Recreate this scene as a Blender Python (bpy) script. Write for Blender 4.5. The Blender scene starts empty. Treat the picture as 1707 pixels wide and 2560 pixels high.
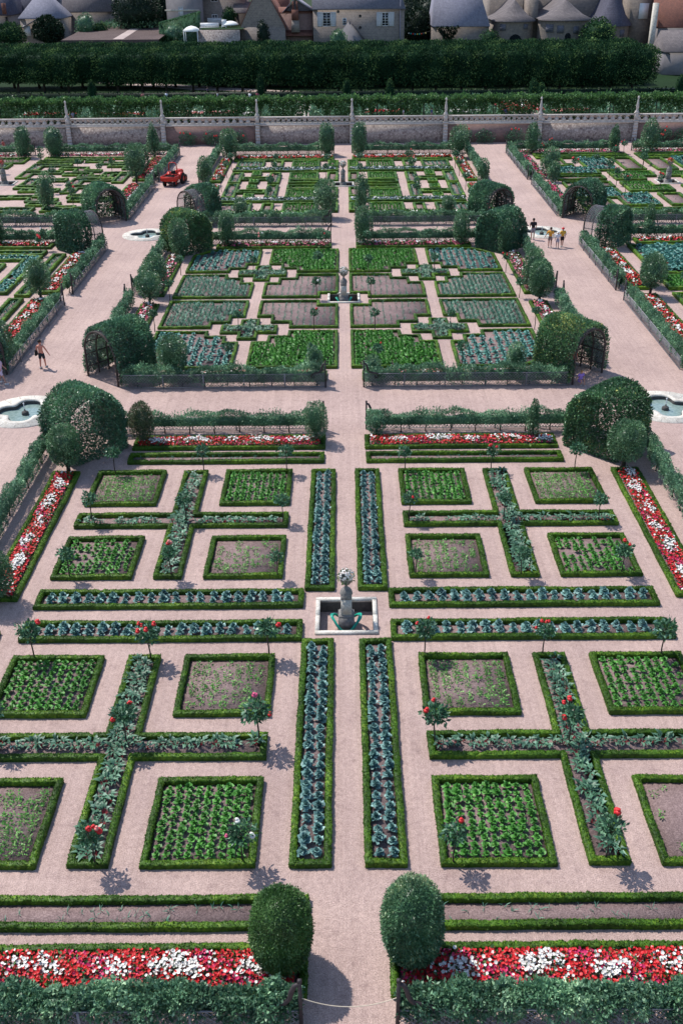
import bpy, math, random
import numpy as np
rng = np.random.default_rng(11)
random.seed(11)
SC = bpy.context.scene
COL = SC.collection
R = math.radians

# ------------------------------------------------------------------ camera (35 mm, looking down from a tower)
YAW, PITCH, ROLL = -0.0046, 0.5136, -0.0094
CX, CY, CZ = -0.0058, -30.997, 22.0
def cam_axes():
    cy, sy, cp, sp = math.cos(YAW), math.sin(YAW), math.cos(PITCH), math.sin(PITCH)
    fw = np.array([sy*cp, cy*cp, -sp]); rt = np.array([cy, -sy, 0.0]); up = np.cross(rt, fw)
    c, s = math.cos(ROLL), math.sin(ROLL)
    return c*rt+s*up, -s*rt+c*up, fw
RT, UP, FW = cam_axes()
CAMP = np.array([CX, CY, CZ])
def in_view(x, y, z=0.2, m=60):
    d = np.array([x, y, z])-CAMP; w = d@FW
    if w < 1: return False
    return -m < 853.5+2489*(d@RT)/w < 1707+m and -m < 1280-2489*(d@UP)/w < 2560+m
def at(px, py, Y):
    """the point of the plane y = Y that lies behind a place in the photograph (used for the far houses)"""
    d = FW+RT*(px-853.5)/2489-UP*(py-1280)/2489
    t = (Y-CY)/d[1]
    return CX+d[0]*t, CZ+d[2]*t

# ------------------------------------------------------------------ mesh helpers
class G:
    def __init__(s):
        s.V = []; s.n = 0; s.q = []; s.t = []; s.qt = []; s.tt = []; s.qm = []; s.tm = []
    def add(s, V, Q=None, T=None, tint=0.5, mi=0):
        V = np.asarray(V, float).reshape(-1, 3)
        for F, FL, TL, ML in ((Q, s.q, s.qt, s.qm), (T, s.t, s.tt, s.tm)):
            if F is None or len(F) == 0: continue
            F = np.asarray(F, np.int64)+s.n
            FL.append(F); TL.append(np.broadcast_to(np.asarray(tint, float), (len(F),)))
            ML.append(np.broadcast_to(np.asarray(mi, np.int64), (len(F),)))
        s.V.append(V); s.n += len(V); return s
    def arrays(s):
        V = np.concatenate(s.V) if s.V else np.zeros((0, 3))
        Q = np.concatenate(s.q) if s.q else np.zeros((0, 4), np.int64)
        T = np.concatenate(s.t) if s.t else np.zeros((0, 3), np.int64)
        cat = lambda a, d: np.concatenate(a) if a else np.zeros(0, d)
        return V, Q, T, cat(s.qt, float), cat(s.tt, float), cat(s.qm, np.int64), cat(s.tm, np.int64)
    def put(s, other, M=None, loc=(0, 0, 0), rz=0, sc=1.0):
        V, Q, T, a, b, c, d = other if isinstance(other, tuple) else other.arrays()
        ca, sa = math.cos(rz), math.sin(rz)
        W = np.stack([V[:, 0]*ca-V[:, 1]*sa, V[:, 0]*sa+V[:, 1]*ca, V[:, 2]], 1)*sc+np.array(loc)
        n = s.n
        if len(Q): s.q.append(Q+n); s.qt.append(a); s.qm.append(c)
        if len(T): s.t.append(T+n); s.tt.append(b); s.tm.append(d)
        s.V.append(W); s.n += len(W); return s

def mesh(name, g, mats, smooth=False):
    V, Q, T, qt, tt, qm, tm = g.arrays()
    me = bpy.data.meshes.new(name)
    me.vertices.add(len(V)); me.vertices.foreach_set('co', V.astype(np.float32).ravel())
    nl = len(Q)*4+len(T)*3
    me.loops.add(nl); me.loops.foreach_set('vertex_index', np.concatenate([Q.ravel(), T.ravel()]).astype(np.int32))
    nf = len(Q)+len(T)
    me.polygons.add(nf)
    me.polygons.foreach_set('loop_start', np.concatenate([np.arange(len(Q))*4, len(Q)*4+np.arange(len(T))*3]).astype(np.int32))
    me.polygons.foreach_set('material_index', np.concatenate([qm, tm]).astype(np.int32))
    if smooth: me.polygons.foreach_set('use_smooth', np.ones(nf, bool))
    at_ = me.attributes.new('tint', 'FLOAT', 'FACE')
    at_.data.foreach_set('value', np.concatenate([qt, tt]).astype(np.float32))
    for m in (mats if isinstance(mats, (list, tuple)) else [mats]): me.materials.append(m)
    me.update(); me.validate()
    return me

def link(name, me, parent=None, loc=(0, 0, 0), rz=0, sc=1):
    o = bpy.data.objects.new(name, me); COL.objects.link(o)
    o.location = loc; o.rotation_euler = (0, 0, rz)
    o.scale = (sc, sc, sc) if not isinstance(sc, (tuple, list)) else sc
    if parent is not None: o.parent = parent
    return o
def obj(name, g, mats, parent=None, smooth=False, **k):
    return link(name, mesh(name, g, mats, smooth), parent, **k)
def tag(o, label=None, cat=None, group=None, kind=None):
    if label:
        w = label.split()
        while len(w) > 16 and 'the' in w: w.remove('the')
        o['label'] = ' '.join(w)
    if cat: o['category'] = cat
    if group: o['group'] = group
    if kind: o['kind'] = kind
    return o
def thing(name, label, cat, loc=(0, 0, 0), rz=0, group=None, sc=1):
    return tag(link(name, None, None, loc, rz, sc), label, cat, group)
def clone(o, parent=None):
    c = o.copy(); COL.objects.link(c)
    if parent is not None: c.parent = parent
    for ch in list(o.children): clone(ch, c)
    return c

BOXQ = [[0, 3, 2, 1], [4, 5, 6, 7], [0, 1, 5, 4], [1, 2, 6, 5], [2, 3, 7, 6], [3, 0, 4, 7]]
def box(g, c, s, rz=0, tint=.5, mi=0, rx=0, top=1.0):
    x, y, z = s[0]/2, s[1]/2, s[2]/2
    V = np.array([[-x, -y, -z], [x, -y, -z], [x, y, -z], [-x, y, -z], [-x*top, -y*top, z], [x*top, -y*top, z], [x*top, y*top, z], [-x*top, y*top, z]])
    if rx:
        a, b = math.cos(rx), math.sin(rx); V = np.stack([V[:, 0], V[:, 1]*a-V[:, 2]*b, V[:, 1]*b+V[:, 2]*a], 1)
    a, b = math.cos(rz), math.sin(rz)
    V = np.stack([V[:, 0]*a-V[:, 1]*b, V[:, 0]*b+V[:, 1]*a, V[:, 2]], 1)+np.array(c)
    return g.add(V, BOXQ, tint=tint, mi=mi)
def bar(g, p, q, w, h=None, tint=.5, mi=0):
    """a straight square bar from p to q"""
    p, q = np.array(p, float), np.array(q, float); d = q-p; L = np.linalg.norm(d); d = d/L
    u = np.cross(d, [0, 0, 1.0]); u = u/np.linalg.norm(u) if np.linalg.norm(u) > 1e-6 else np.array([1.0, 0, 0])
    v = np.cross(u, d); h = h or w
    o = [(-1, -1), (1, -1), (1, 1), (-1, 1)]
    V = [p+u*a*w/2+v*b*h/2 for a, b in o]+[q+u*a*w/2+v*b*h/2 for a, b in o]
    return g.add(V, BOXQ, tint=tint, mi=mi)
def tube(g, pts, r, n=8, tint=.5, mi=0, caps=True):
    P = np.array(pts, float); k = len(P); r = np.broadcast_to(np.asarray(r, float), (k,))
    D = np.gradient(P, axis=0); D /= np.linalg.norm(D, axis=1)[:, None]+1e-9
    a = np.array([0.31, .17, .93]); V = []
    for i in range(k):
        u = np.cross(D[i], a); 
        if np.linalg.norm(u) < .1: u = np.cross(D[i], [1, 0, 0])
        u /= np.linalg.norm(u); v = np.cross(D[i], u)
        th = np.arange(n)*2*math.pi/n
        V.append(P[i]+r[i]*(np.cos(th)[:, None]*u+np.sin(th)[:, None]*v))
    V = np.concatenate(V); Q = []
    for i in range(k-1):
        for j in range(n): Q.append([i*n+j, i*n+(j+1) % n, (i+1)*n+(j+1) % n, (i+1)*n+j])
    T = []
    if caps:
        V = np.concatenate([V, P[:1], P[-1:]])
        for j in range(n): T.append([k*n, (j+1) % n, j]); T.append([k*n+1, (k-1)*n+j, (k-1)*n+(j+1) % n])
    return g.add(V, Q, T, tint=tint, mi=mi)
def lathe(g, prof, n=16, c=(0, 0, 0), a0=0, a1=2*math.pi, tint=.5, mi=0, sq=False):
    prof = np.array(prof, float); k = len(prof); full = abs(a1-a0-2*math.pi) < 1e-6
    m = n if full else n+1
    th = a0+(a1-a0)*np.arange(m)/n
    rr = 1/np.maximum(abs(np.cos(th)), abs(np.sin(th))) if sq else np.ones(m)
    V = np.concatenate([np.stack([p[0]*rr*np.cos(th), p[0]*rr*np.sin(th), np.full(m, p[1])], 1) for p in prof])+np.array(c)
    Q = []
    for i in range(k-1):
        for j in range(n): Q.append([i*m+j, i*m+(j+1) % m, (i+1)*m+(j+1) % m, (i+1)*m+j])
    return g.add(V, Q, tint=tint, mi=mi)
def prism(g, poly, z0, z1, tint=.5, mi=0):
    """convex or rectilinear footprint with flat top, fan from a kernel point kept simple by bpy tessellation"""
    from mathutils.geometry import tessellate_polygon
    from mathutils import Vector
    n = len(poly); V = [(x, y, z0) for x, y in poly]+[(x, y, z1) for x, y in poly]
    Q = [[i, (i+1) % n, n+(i+1) % n, n+i] for i in range(n)]
    tri = tessellate_polygon([[Vector((x, y, 0)) for x, y in poly]])
    T = [[n+a, n+b, n+c] for a, b, c in tri]
    P = np.array(poly); Tn = []
    for t in T:
        a, b, c = (P[i-n] for i in t)
        Tn.append(t if (b[0]-a[0])*(c[1]-a[1])-(b[1]-a[1])*(c[0]-a[0]) > 0 else t[::-1])
    return g.add(V, Q, Tn, tint=tint, mi=mi)

def unit(a): return a/(np.linalg.norm(a, axis=1)[:, None]+1e-9)
def leaves(g, P, N, L, w=.45, tint=None, spread=.8, mi=0, up=0.0):
    """leaf-shaped faces at P, pointing roughly along N"""
    n = len(P)
    if n == 0: return g
    D = unit(N+rng.normal(0, spread, (n, 3))+np.array([0, 0, up]))
    W = unit(np.cross(D, rng.normal(0, 1, (n, 3)))); B = np.cross(D, W)
    L = np.broadcast_to(np.asarray(L, float), (n,))*rng.uniform(.65, 1.25, n); L = L[:, None]
    f = rng.uniform(-.12, .2, n)[:, None]*L
    V = np.stack([P, P+D*L*.5+W*L*w*.5+B*f, P+D*L, P+D*L*.5-W*L*w*.5+B*f], 1).reshape(-1, 3)
    if tint is None: tint = rng.random(n)
    return g.add(V, np.arange(4*n).reshape(-1, 4), tint=tint, mi=mi)
class Lump:
    def __init__(s, k=3.0, n=7):
        s.K = rng.normal(0, k, (n, 3)); s.p = rng.uniform(0, 6.28, n)
    def __call__(s, D): return np.sin(D@s.K.T+s.p).mean(1)*1.6
def superr(D, p): return (np.abs(D)**p).sum(1)**(-1/p)
def crown(g, c, ax, n, L, p=2.4, amp=.1, depth=.3, core=.78, spread=.8, k=3.0, taper=0.0, w=.45, hole=0.0, mi=0):
    """foliage spread through the outer volume of a lumpy crown, over an added solid core, tinted dark, that blocks light"""
    lum = Lump(k); fine = Lump(k*3.2); ax = np.array(ax, float); c = np.array(c, float)
    def shape(D, dep):
        r = superr(D, p)*(1+amp*lum(D)+amp*.5*fine(D))*(1-dep)
        X = D*r[:, None]
        f = 1-taper*(X[:, 2]+1)/2
        X = np.stack([X[:, 0]*f, X[:, 1]*f, X[:, 2]], 1)
        return X*ax+c
    D = unit(rng.normal(0, 1, (n, 3)))
    if hole:
        keep = fine(D*1.7)+rng.normal(0, .25, n) > -1+hole; D = D[keep]
    dep = depth*rng.random(len(D))**2.0-.05*(rng.random(len(D)) < .12)
    P = shape(D, dep); N = unit(D/ax)
    t = np.clip(.5+.35*lum(D)+.25*fine(D)+rng.normal(0, .2, len(D)), 0, 1)
    leaves(g, P, N, L, w, t, spread, mi, up=.15)
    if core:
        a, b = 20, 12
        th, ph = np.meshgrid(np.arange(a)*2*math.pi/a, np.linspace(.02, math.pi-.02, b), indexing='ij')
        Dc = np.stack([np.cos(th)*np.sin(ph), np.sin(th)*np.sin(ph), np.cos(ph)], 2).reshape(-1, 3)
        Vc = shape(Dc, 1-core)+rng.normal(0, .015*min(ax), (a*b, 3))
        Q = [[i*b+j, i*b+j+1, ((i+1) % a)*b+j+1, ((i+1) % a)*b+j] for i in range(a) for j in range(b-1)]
        g.add(Vc, Q, tint=.15, mi=mi)  # solid dark core, added so that no light passes through the crown
    return g

# ------------------------------------------------------------------ materials
def newmat(name):
    m = bpy.data.materials.new(name); m.use_nodes = True
    nt = m.node_tree; return m, nt, nt.nodes['Principled BSDF'], nt.nodes['Material Output']
def nd(nt, t, **k):
    n = nt.nodes.new(t)
    for a, b in k.items(): setattr(n, a, b)
    return n
def ramp(nt, stops):
    r = nd(nt, 'ShaderNodeValToRGB')
    while len(r.color_ramp.elements) < len(stops): r.color_ramp.elements.new(.5)
    for e, (p, c) in zip(r.color_ramp.elements, stops): e.position = p; e.color = (*c, 1)
    return r
def noise(nt, scale, detail=4, rough=.6, vec=None):
    n = nd(nt, 'ShaderNodeTexNoise'); n.inputs['Scale'].default_value = scale
    n.inputs['Detail'].default_value = detail; n.inputs['Roughness'].default_value = rough
    if vec is not None: nt.links.new(vec, n.inputs['Vector'])
    return n
def coords(nt): return nd(nt, 'ShaderNodeTexCoord').outputs['Object']
def geo_pos(nt): return nd(nt, 'ShaderNodeNewGeometry').outputs['Position']
def mixc(nt, fac, a, b, mode='MIX'):
    m = nd(nt, 'ShaderNodeMix', data_type='RGBA', blend_type=mode)
    for i, v in ((0, fac), (6, a), (7, b)):
        if isinstance(v, (int, float)): m.inputs[i].default_value = v
        elif isinstance(v, tuple): m.inputs[i].default_value = (*v, 1)
        else: nt.links.new(v, m.inputs[i])
    return m.outputs[2]
def bump(nt, bsdf, h, strength=.5, dist=.02):
    b = nd(nt, 'ShaderNodeBump'); b.inputs['Strength'].default_value = strength; b.inputs['Distance'].default_value = dist
    nt.links.new(h, b.inputs['Height']); nt.links.new(b.outputs['Normal'], bsdf.inputs['Normal'])
def leafmat(name, a, b, rough=.55, transl=.25, c=None, spec=.35, patch=.35, pscale=1.3, gain=1.7):
    m, nt, bs, out = newmat(name)
    a, b = (tuple(min(.6, v*gain) for v in q) for q in (a, b)); c = c and tuple(min(.7, v*gain) for v in c)
    t = nd(nt, 'ShaderNodeAttribute', attribute_name='tint').outputs['Fac']
    stops = [(0, a), (1, b)] if c is None else [(0, a), (.72, b), (1, c)]
    r = ramp(nt, stops); nt.links.new(t, r.inputs['Fac'])
    n = noise(nt, pscale, 3, .6, geo_pos(nt))
    rr = ramp(nt, [(.3, (1-patch,)*3), (.7, (1+patch*.6, 1+patch*.5, 1+patch*.2))]); nt.links.new(n.outputs['Fac'], rr.inputs['Fac'])
    col = mixc(nt, 1.0, r.outputs['Color'], rr.outputs['Color'], 'MULTIPLY')
    if name == 'boxwood':
        nb = noise(nt, .8, 5, .75, geo_pos(nt)); rb_ = ramp(nt, [(.62, (0, 0, 0)), (.72, (.6, .6, .6))]); nt.links.new(nb.outputs['Fac'], rb_.inputs['Fac'])
        col = mixc(nt, rb_.outputs['Color'], col, (.13, .115, .03))
    nt.links.new(col, bs.inputs['Base Color']); bs.inputs['Roughness'].default_value = rough
    bs.inputs['Specular IOR Level'].default_value = spec
    if transl:
        tr = nd(nt, 'ShaderNodeBsdfTranslucent'); nt.links.new(col, tr.inputs['Color'])
        mx = nd(nt, 'ShaderNodeMixShader'); mx.inputs[0].default_value = transl
        nt.links.new(bs.outputs[0], mx.inputs[1]); nt.links.new(tr.outputs[0], mx.inputs[2]); nt.links.new(mx.outputs[0], out.inputs['Surface'])
    return m
def plain(name, c, rough=.6, var=.25, scale=6, bmp=0, metal=0, spec=.4, c2=None):
    m, nt, bs, out = newmat(name)
    n = noise(nt, scale, 5, .65, coords(nt))
    d = c2 or tuple(x*(1-var) for x in c)
    r = ramp(nt, [(.3, d), (.7, c)]); nt.links.new(n.outputs['Fac'], r.inputs['Fac'])
    nt.links.new(r.outputs['Color'], bs.inputs['Base Color']); bs.inputs['Roughness'].default_value = rough
    bs.inputs['Metallic'].default_value = metal; bs.inputs['Specular IOR Level'].default_value = spec
    if bmp: bump(nt, bs, n.outputs['Fac'], bmp, .02)
    return m
def groundmat(name, cols, fine=55, coarse=.35, bmp=.6, rough=.85, spec=.3, streak=False):
    m, nt, bs, out = newmat(name)
    P = geo_pos(nt)
    n1 = noise(nt, fine, 3, .75, P); n2 = noise(nt, coarse, 5, .6, P); n3 = noise(nt, 7, 4, .7, P)
    r = ramp(nt, [(.28, cols[0]), (.5, cols[1]), (.72, cols[2])]); nt.links.new(n1.outputs['Fac'], r.inputs['Fac'])
    big = ramp(nt, [(.3, (.84, .82, .83)), (.7, (1.10, 1.10, 1.09))]); nt.links.new(n2.outputs['Fac'], big.inputs['Fac'])
    col = mixc(nt, 1.0, r.outputs['Color'], big.outputs['Color'], 'MULTIPLY')
    mid = ramp(nt, [(.35, (.84, .83, .83)), (.65, (1.08, 1.08, 1.08))]); nt.links.new(n3.outputs['Fac'], mid.inputs['Fac'])
    col = mixc(nt, 1.0, col, mid.outputs['Color'], 'MULTIPLY')
    if streak:
        n4 = noise(nt, 2.1, 6, .8, P); sc4 = ramp(nt, [(.36, (.80, .78, .79)), (.47, (1, 1, 1))]); nt.links.new(n4.outputs['Fac'], sc4.inputs['Fac'])
        col = mixc(nt, 1.0, col, sc4.outputs['Color'], 'MULTIPLY')
        mp = nd(nt, 'ShaderNodeMapping'); mp.inputs['Scale'].default_value = (5.5, .12, 1); nt.links.new(P, mp.inputs['Vector'])
        n5 = noise(nt, 1.0, 4, .7, mp.outputs[0]); sc5 = ramp(nt, [(.35, (.90, .89, .89)), (.6, (1.03, 1.03, 1.03))]); nt.links.new(n5.outputs['Fac'], sc5.inputs['Fac'])
        col = mixc(nt, 1.0, col, sc5.outputs['Color'], 'MULTIPLY')
    nt.links.new(col, bs.inputs['Base Color']); bs.inputs['Roughness'].default_value = rough; bs.inputs['Specular IOR Level'].default_value = spec
    mth = nd(nt, 'ShaderNodeMath', operation='ADD'); nt.links.new(n1.outputs['Fac'], mth.inputs[0]); nt.links.new(n3.outputs['Fac'], mth.inputs[1])
    bump(nt, bs, mth.outputs[0], bmp, .03)
    return m
M = {}
M['gravel'] = groundmat('gravel', [(.25, .17, .15), (.49, .355, .315), (.73, .55, .49)], 30, .25, .9, .8, .4, True)
M['soil'] = groundmat('soil', [(.13, .093, .092), (.25, .18, .175), (.38, .285, .275)], 26, .6, 1.0, .95, .1)
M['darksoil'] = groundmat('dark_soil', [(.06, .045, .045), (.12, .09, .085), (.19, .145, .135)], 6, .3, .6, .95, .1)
M['grass'] = groundmat('grass', [(.008, .022, .009), (.015, .038, .013), (.025, .055, .018)], 20, .2, .6, .9, .1)
M['path'] = groundmat('path', [(.34, .28, .25), (.47, .38, .35), (.55, .46, .42)], 20, .3, .3, .9, .2)
M['terrain'] = groundmat('terrain', [(.015, .03, .012), (.03, .05, .02), (.05, .06, .03)], 5, .05, .5, .9, .1)
M['box'] = leafmat('boxwood', (.022, .066, .006), (.068, .158, .012), .55, .12, (.13, .225, .018), .25, .5, 1.6, 1.15)
M['kale'] = leafmat('kale_leaf', (.05, .11, .11), (.105, .205, .205), .5, .2, (.20, .33, .33), .5, gain=2.0)
M['cabbage'] = leafmat('cabbage_leaf', (.03, .10, .09), (.08, .22, .20), .5, .12, (.17, .34, .32), .5)
M['veg'] = leafmat('leafy_vegetable_leaf', (.028, .105, .02), (.07, .235, .04), .5, .25, (.13, .31, .07), .4, gain=1.55)
M['seedling'] = leafmat('seedling_leaf', (.05, .17, .03), (.12, .29, .07), .5, .25, (.26, .40, .15), .4)
M['chard'] = leafmat('chard_leaf', (.03, .09, .05), (.085, .19, .125), .45, .2, (.20, .33, .25), .5, gain=1.35)
M['chardstem'] = plain('chard_stem', (.35, .03, .04), .5, .3)
M['leek'] = leafmat('leek_leaf', (.03, .09, .06), (.07, .18, .13), .5, .15, (.13, .27, .20), .4)
M['rose'] = leafmat('rose_leaf', (.014, .045, .024), (.045, .12, .065), .4, .18, (.13, .23, .15), .5, gain=2.0)
M['pear'] = leafmat('pear_leaf', (.017, .042, .022), (.045, .098, .05), .4, .2, (.10, .165, .09), .5, gain=2.6)
M['pearpale'] = leafmat('pale_pear_leaf', (.02, .06, .03), (.06, .13, .07), .4, .2, (.16, .22, .12), .5, gain=2.0)
M['russet'] = leafmat('russet_leaf', (.03, .05, .025), (.07, .10, .05), .4, .18, (.16, .12, .09), .5)
M['apple'] = leafmat('apple_leaf', (.024, .06, .036), (.068, .142, .09), .45, .2, (.17, .265, .17), .4, .5, .8, 2.6)
M['climber'] = leafmat('climber_leaf', (.016, .042, .028), (.048, .108, .064), .4, .15, (.15, .23, .13), .5, .5, .9, 2.9)
M['climbergold'] = leafmat('golden_climber_leaf', (.018, .046, .024), (.055, .12, .055), .4, .18, (.30, .29, .09), .5, .45, 1.2, 2.5)
M['lime'] = leafmat('lime_leaf', (.010, .032, .020), (.03, .08, .036), .6, .12, (.17, .27, .10), .03, .4, .35, 1.12)
M['vine'] = leafmat('vine_leaf', (.02, .055, .02), (.06, .14, .045), .45, .25, (.14, .24, .08), .4)
M['dark'] = leafmat('dark_tree_leaf', (.006, .018, .012), (.018, .045, .022), .5, .05, None, .2, gain=1.1)
M['bedleaf'] = leafmat('bedding_leaf', (.015, .045, .015), (.05, .12, .035), .5, .15, (.09, .17, .05), .4)
M['red'] = plain('red_petal', (.72, .022, .028), .5, .35, 9)
M['white'] = plain('white_petal', (.82, .80, .76), .5, .12, 9)
M['pink'] = plain('pink_petal', (.68, .10, .22), .5, .3, 9)
M['magenta'] = plain('magenta_petal', (.62, .02, .13), .5, .3, 9)
M['salmon'] = plain('salmon_petal', (.80, .25, .22), .5, .25, 9)
M['blue'] = plain('blue_grey_leaf', (.22, .30, .36), .5, .4, 9)
M['bark'] = plain('bark', (.07, .055, .045), .9, .5, 12, .6)
M['timber'] = plain('weathered_timber', (.085, .065, .06), .85, .5, 9, .4)
M['lattice'] = plain('grey_lattice', (.30, .30, .33), .8, .35, 12)
M['iron'] = plain('dark_iron_scroll', (.055, .045, .05), .6, .4, 10, 0, .2)
M['rope'] = plain('rope', (.62, .54, .42), .9, .2, 30)
def stone(name, c, c2, scale=4, stain=.5, bmp=.5):
    m, nt, bs, out = newmat(name)
    P = coords(nt); n = noise(nt, scale, 6, .7, P); n2 = noise(nt, scale*7, 4, .7, P)
    r = ramp(nt, [(.32, c2), (.6, c)]); nt.links.new(n.outputs['Fac'], r.inputs['Fac'])
    r2 = ramp(nt, [(.3, (1-stain,)*3), (.55, (1.0,)*3)]); nt.links.new(n2.outputs['Fac'], r2.inputs['Fac'])
    nt.links.new(mixc(nt, 1, r.outputs['Color'], r2.outputs['Color'], 'MULTIPLY'), bs.inputs['Base Color'])
    bs.inputs['Roughness'].default_value = .85; bump(nt, bs, n2.outputs['Fac'], bmp, .02)
    return m
M['stone'] = stone('pale_stone', (.66, .62, .55), (.46, .43, .38), 3)
M['kerb'] = stone('white_kerb_stone', (.74, .70, .63), (.50, .45, .39), 3, .5)
M['oldstone'] = stone('grey_stone', (.30, .28, .26), (.13, .12, .115), 5, .5)
M['darkstone'] = stone('dark_stone', (.10, .09, .085), (.05, .048, .045), 5, .4)  # even darker stone for basin and pool inner walls and the nozzles
M['balus'] = stone('balustrade_stone', (.62, .57, .54), (.42, .39, .37), 3, .3)
M['hose'] = plain('green_hose', (.02, .45, .32), .35, .2, 20)
def masonry(name, c, c2, mortar, bw, bh, rubble=False, scale=1.0):
    m, nt, bs, out = newmat(name)
    if rubble:
        v = nd(nt, 'ShaderNodeTexVoronoi'); v.inputs['Scale'].default_value = scale; nt.links.new(coords(nt), v.inputs['Vector'])
        sep = nd(nt, 'ShaderNodeSeparateColor'); nt.links.new(v.outputs['Color'], sep.inputs[0])
        r = ramp(nt, [(0, c2), (.25, c), (.9, c), (1, tuple(x*1.25 for x in c))]); nt.links.new(sep.outputs[0], r.inputs['Fac'])
        e = ramp(nt, [(.28, (1, 1, 1)), (.5, (.72, .7, .7))]); nt.links.new(v.outputs['Distance'], e.inputs['Fac'])
        n = noise(nt, 3, 5, .7, coords(nt)); s = ramp(nt, [(.3, (.75, .74, .76)), (.7, (1.05, 1.05, 1.05))]); nt.links.new(n.outputs['Fac'], s.inputs['Fac'])
        col = mixc(nt, 1, mixc(nt, 1, r.outputs['Color'], e.outputs['Color'], 'MULTIPLY'), s.outputs['Color'], 'MULTIPLY')
        hgt = v.outputs['Distance']
    else:
        b = nd(nt, 'ShaderNodeTexBrick'); b.inputs['Color1'].default_value = (*c, 1); b.inputs['Color2'].default_value = (*c2, 1)
        b.inputs['Mortar'].default_value = (*mortar, 1); b.inputs['Scale'].default_value = 1
        b.inputs['Brick Width'].default_value = bw; b.inputs['Row Height'].default_value = bh; b.inputs['Mortar Size'].default_value = bh*.1
        mp = nd(nt, 'ShaderNodeCombineXYZ'); sp = nd(nt, 'ShaderNodeSeparateXYZ'); nt.links.new(coords(nt), sp.inputs[0])
        ad = nd(nt, 'ShaderNodeMath', operation='ADD'); nt.links.new(sp.outputs[0], ad.inputs[0]); nt.links.new(sp.outputs[1], ad.inputs[1])
        nt.links.new(ad.outputs[0], mp.inputs[0]); nt.links.new(sp.outputs[2], mp.inputs[1]); nt.links.new(mp.outputs[0], b.inputs['Vector'])
        n = noise(nt, 2.2, 5, .7, coords(nt)); s = ramp(nt, [(.3, (.7, .7, .72)), (.7, (1.08, 1.06, 1.05))]); nt.links.new(n.outputs['Fac'], s.inputs['Fac'])
        col = mixc(nt, 1, b.outputs['Color'], s.outputs['Color'], 'MULTIPLY'); hgt = b.outputs['Fac']
    nt.links.new(col, bs.inputs['Base Color']); bs.inputs['Roughness'].default_value = .9
    bump(nt, bs, hgt, .4, .02)
    return m
M['rubble'] = masonry('rubble_masonry', (.52, .45, .41), (.26, .20, .19), None, 0, 0, True, 4.2)
M['brick'] = masonry('old_brick', (.33, .205, .18), (.26, .155, .145), (.36, .29, .26), .24, .075)
M['housestone'] = masonry('house_stone', (.30, .25, .22), (.24, .20, .18), (.33, .29, .26), .5, .28)
M['churchstone'] = masonry('church_stone', (.27, .225, .19), (.20, .17, .15), (.22, .19, .17), .6, .32)
M['plaster'] = plain('pale_render', (.26, .24, .25), .9, .25, 1.2)
M['slate'] = masonry('slate_roof', (.19, .19, .23), (.145, .145, .18), (.10, .10, .13), .3, .16)
M['slatelight'] = masonry('pale_slate_roof', (.25, .25, .31), (.21, .21, .27), (.16, .16, .21), .3, .16)
M['slatedark'] = masonry('dark_slate_roof', (.10, .10, .14), (.075, .075, .11), (.05, .05, .08), .3, .16)
M['stonetile'] = masonry('brown_stone_roof', (.19, .165, .165), (.14, .12, .125), (.09, .08, .085), .35, .2)
M['redtile'] = masonry('red_tile_roof', (.26, .10, .07), (.20, .08, .06), (.10, .05, .04), .22, .18)
M['whitepaint'] = plain('white_paint', (.78, .78, .80), .5, .1, 6)
M['shutter'] = plain('pale_shutter', (.62, .62, .66), .6, .12, 8)
M['pane'] = plain('dark_window_glass', (.015, .018, .025), .1, .3, 3, spec=.6)
M['canvas'] = plain('white_canvas', (.85, .85, .82), .8, .06, 4)
M['tractor'] = plain('red_tractor_paint', (.62, .035, .02), .4, .25, 5)
M['rubber'] = plain('black_rubber', (.02, .02, .022), .8, .3, 8)
M['darksteel'] = plain('dark_steel', (.05, .045, .045), .5, .3, 8, 0, .5)
def watermat():
    m, nt, bs, out = newmat('pool_water')
    n = noise(nt, 6, 3, .6, coords(nt)); r = ramp(nt, [(.35, (.16, .235, .22)), (.65, (.26, .34, .32))]); nt.links.new(n.outputs['Fac'], r.inputs['Fac'])
    nt.links.new(r.outputs['Color'], bs.inputs['Base Color']); bs.inputs['Roughness'].default_value = .08
    bump(nt, bs, n.outputs['Fac'], .25, .02); return m
M['water'] = watermat()

# ------------------------------------------------------------------ the ground
def sheet(name, x0, x1, y0, y1, z, mat, z2=None):
    g = G(); z2 = z if z2 is None else z2
    g.add([[x0, y0, z], [x1, y0, z], [x1, y1, z2], [x0, y1, z2]], [[0, 1, 2, 3]])
    return tag(obj(name, g, M[mat]), kind='structure')
sheet('gravel_ground', -75, 75, -60, 106.6, 0, 'gravel')
sheet('terrain', -600, 600, 106.6, 1500, 2.36, 'terrain')
sheet('lawn', -120, 120, 106.6, 200, 2.372, 'grass')

# ------------------------------------------------------------------ box-edged beds
def ccw(p):
    a = sum(p[i][0]*p[(i+1) % len(p)][1]-p[(i+1) % len(p)][0]*p[i][1] for i in range(len(p)))
    return list(p) if a > 0 else list(p)[::-1]
def inset(p, w):
    out = []; n = len(p)
    for i in range(n):
        a, b, c = (np.array(p[j % n], float) for j in (i-1, i, i+1))
        d1 = (b-a)/np.linalg.norm(b-a); d2 = (c-b)/np.linalg.norm(c-b)
        n1 = np.array([-d1[1], d1[0]]); n2 = np.array([-d2[1], d2[0]])
        s = 1+n1@n2; out.append(tuple(b+(n1+n2)*w/max(s, .3)))
    return out
def inside(p, x, y):
    r = False; n = len(p)
    for i in range(n):
        (x1, y1), (x2, y2) = p[i], p[(i+1) % n]
        if (y1 > y) != (y2 > y) and x < (x2-x1)*(y-y1)/(y2-y1)+x1: r = not r
    return r
def rect(x0, x1, y0, y1): return [(x0, y0), (x1, y0), (x1, y1), (x0, y1)]
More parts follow.
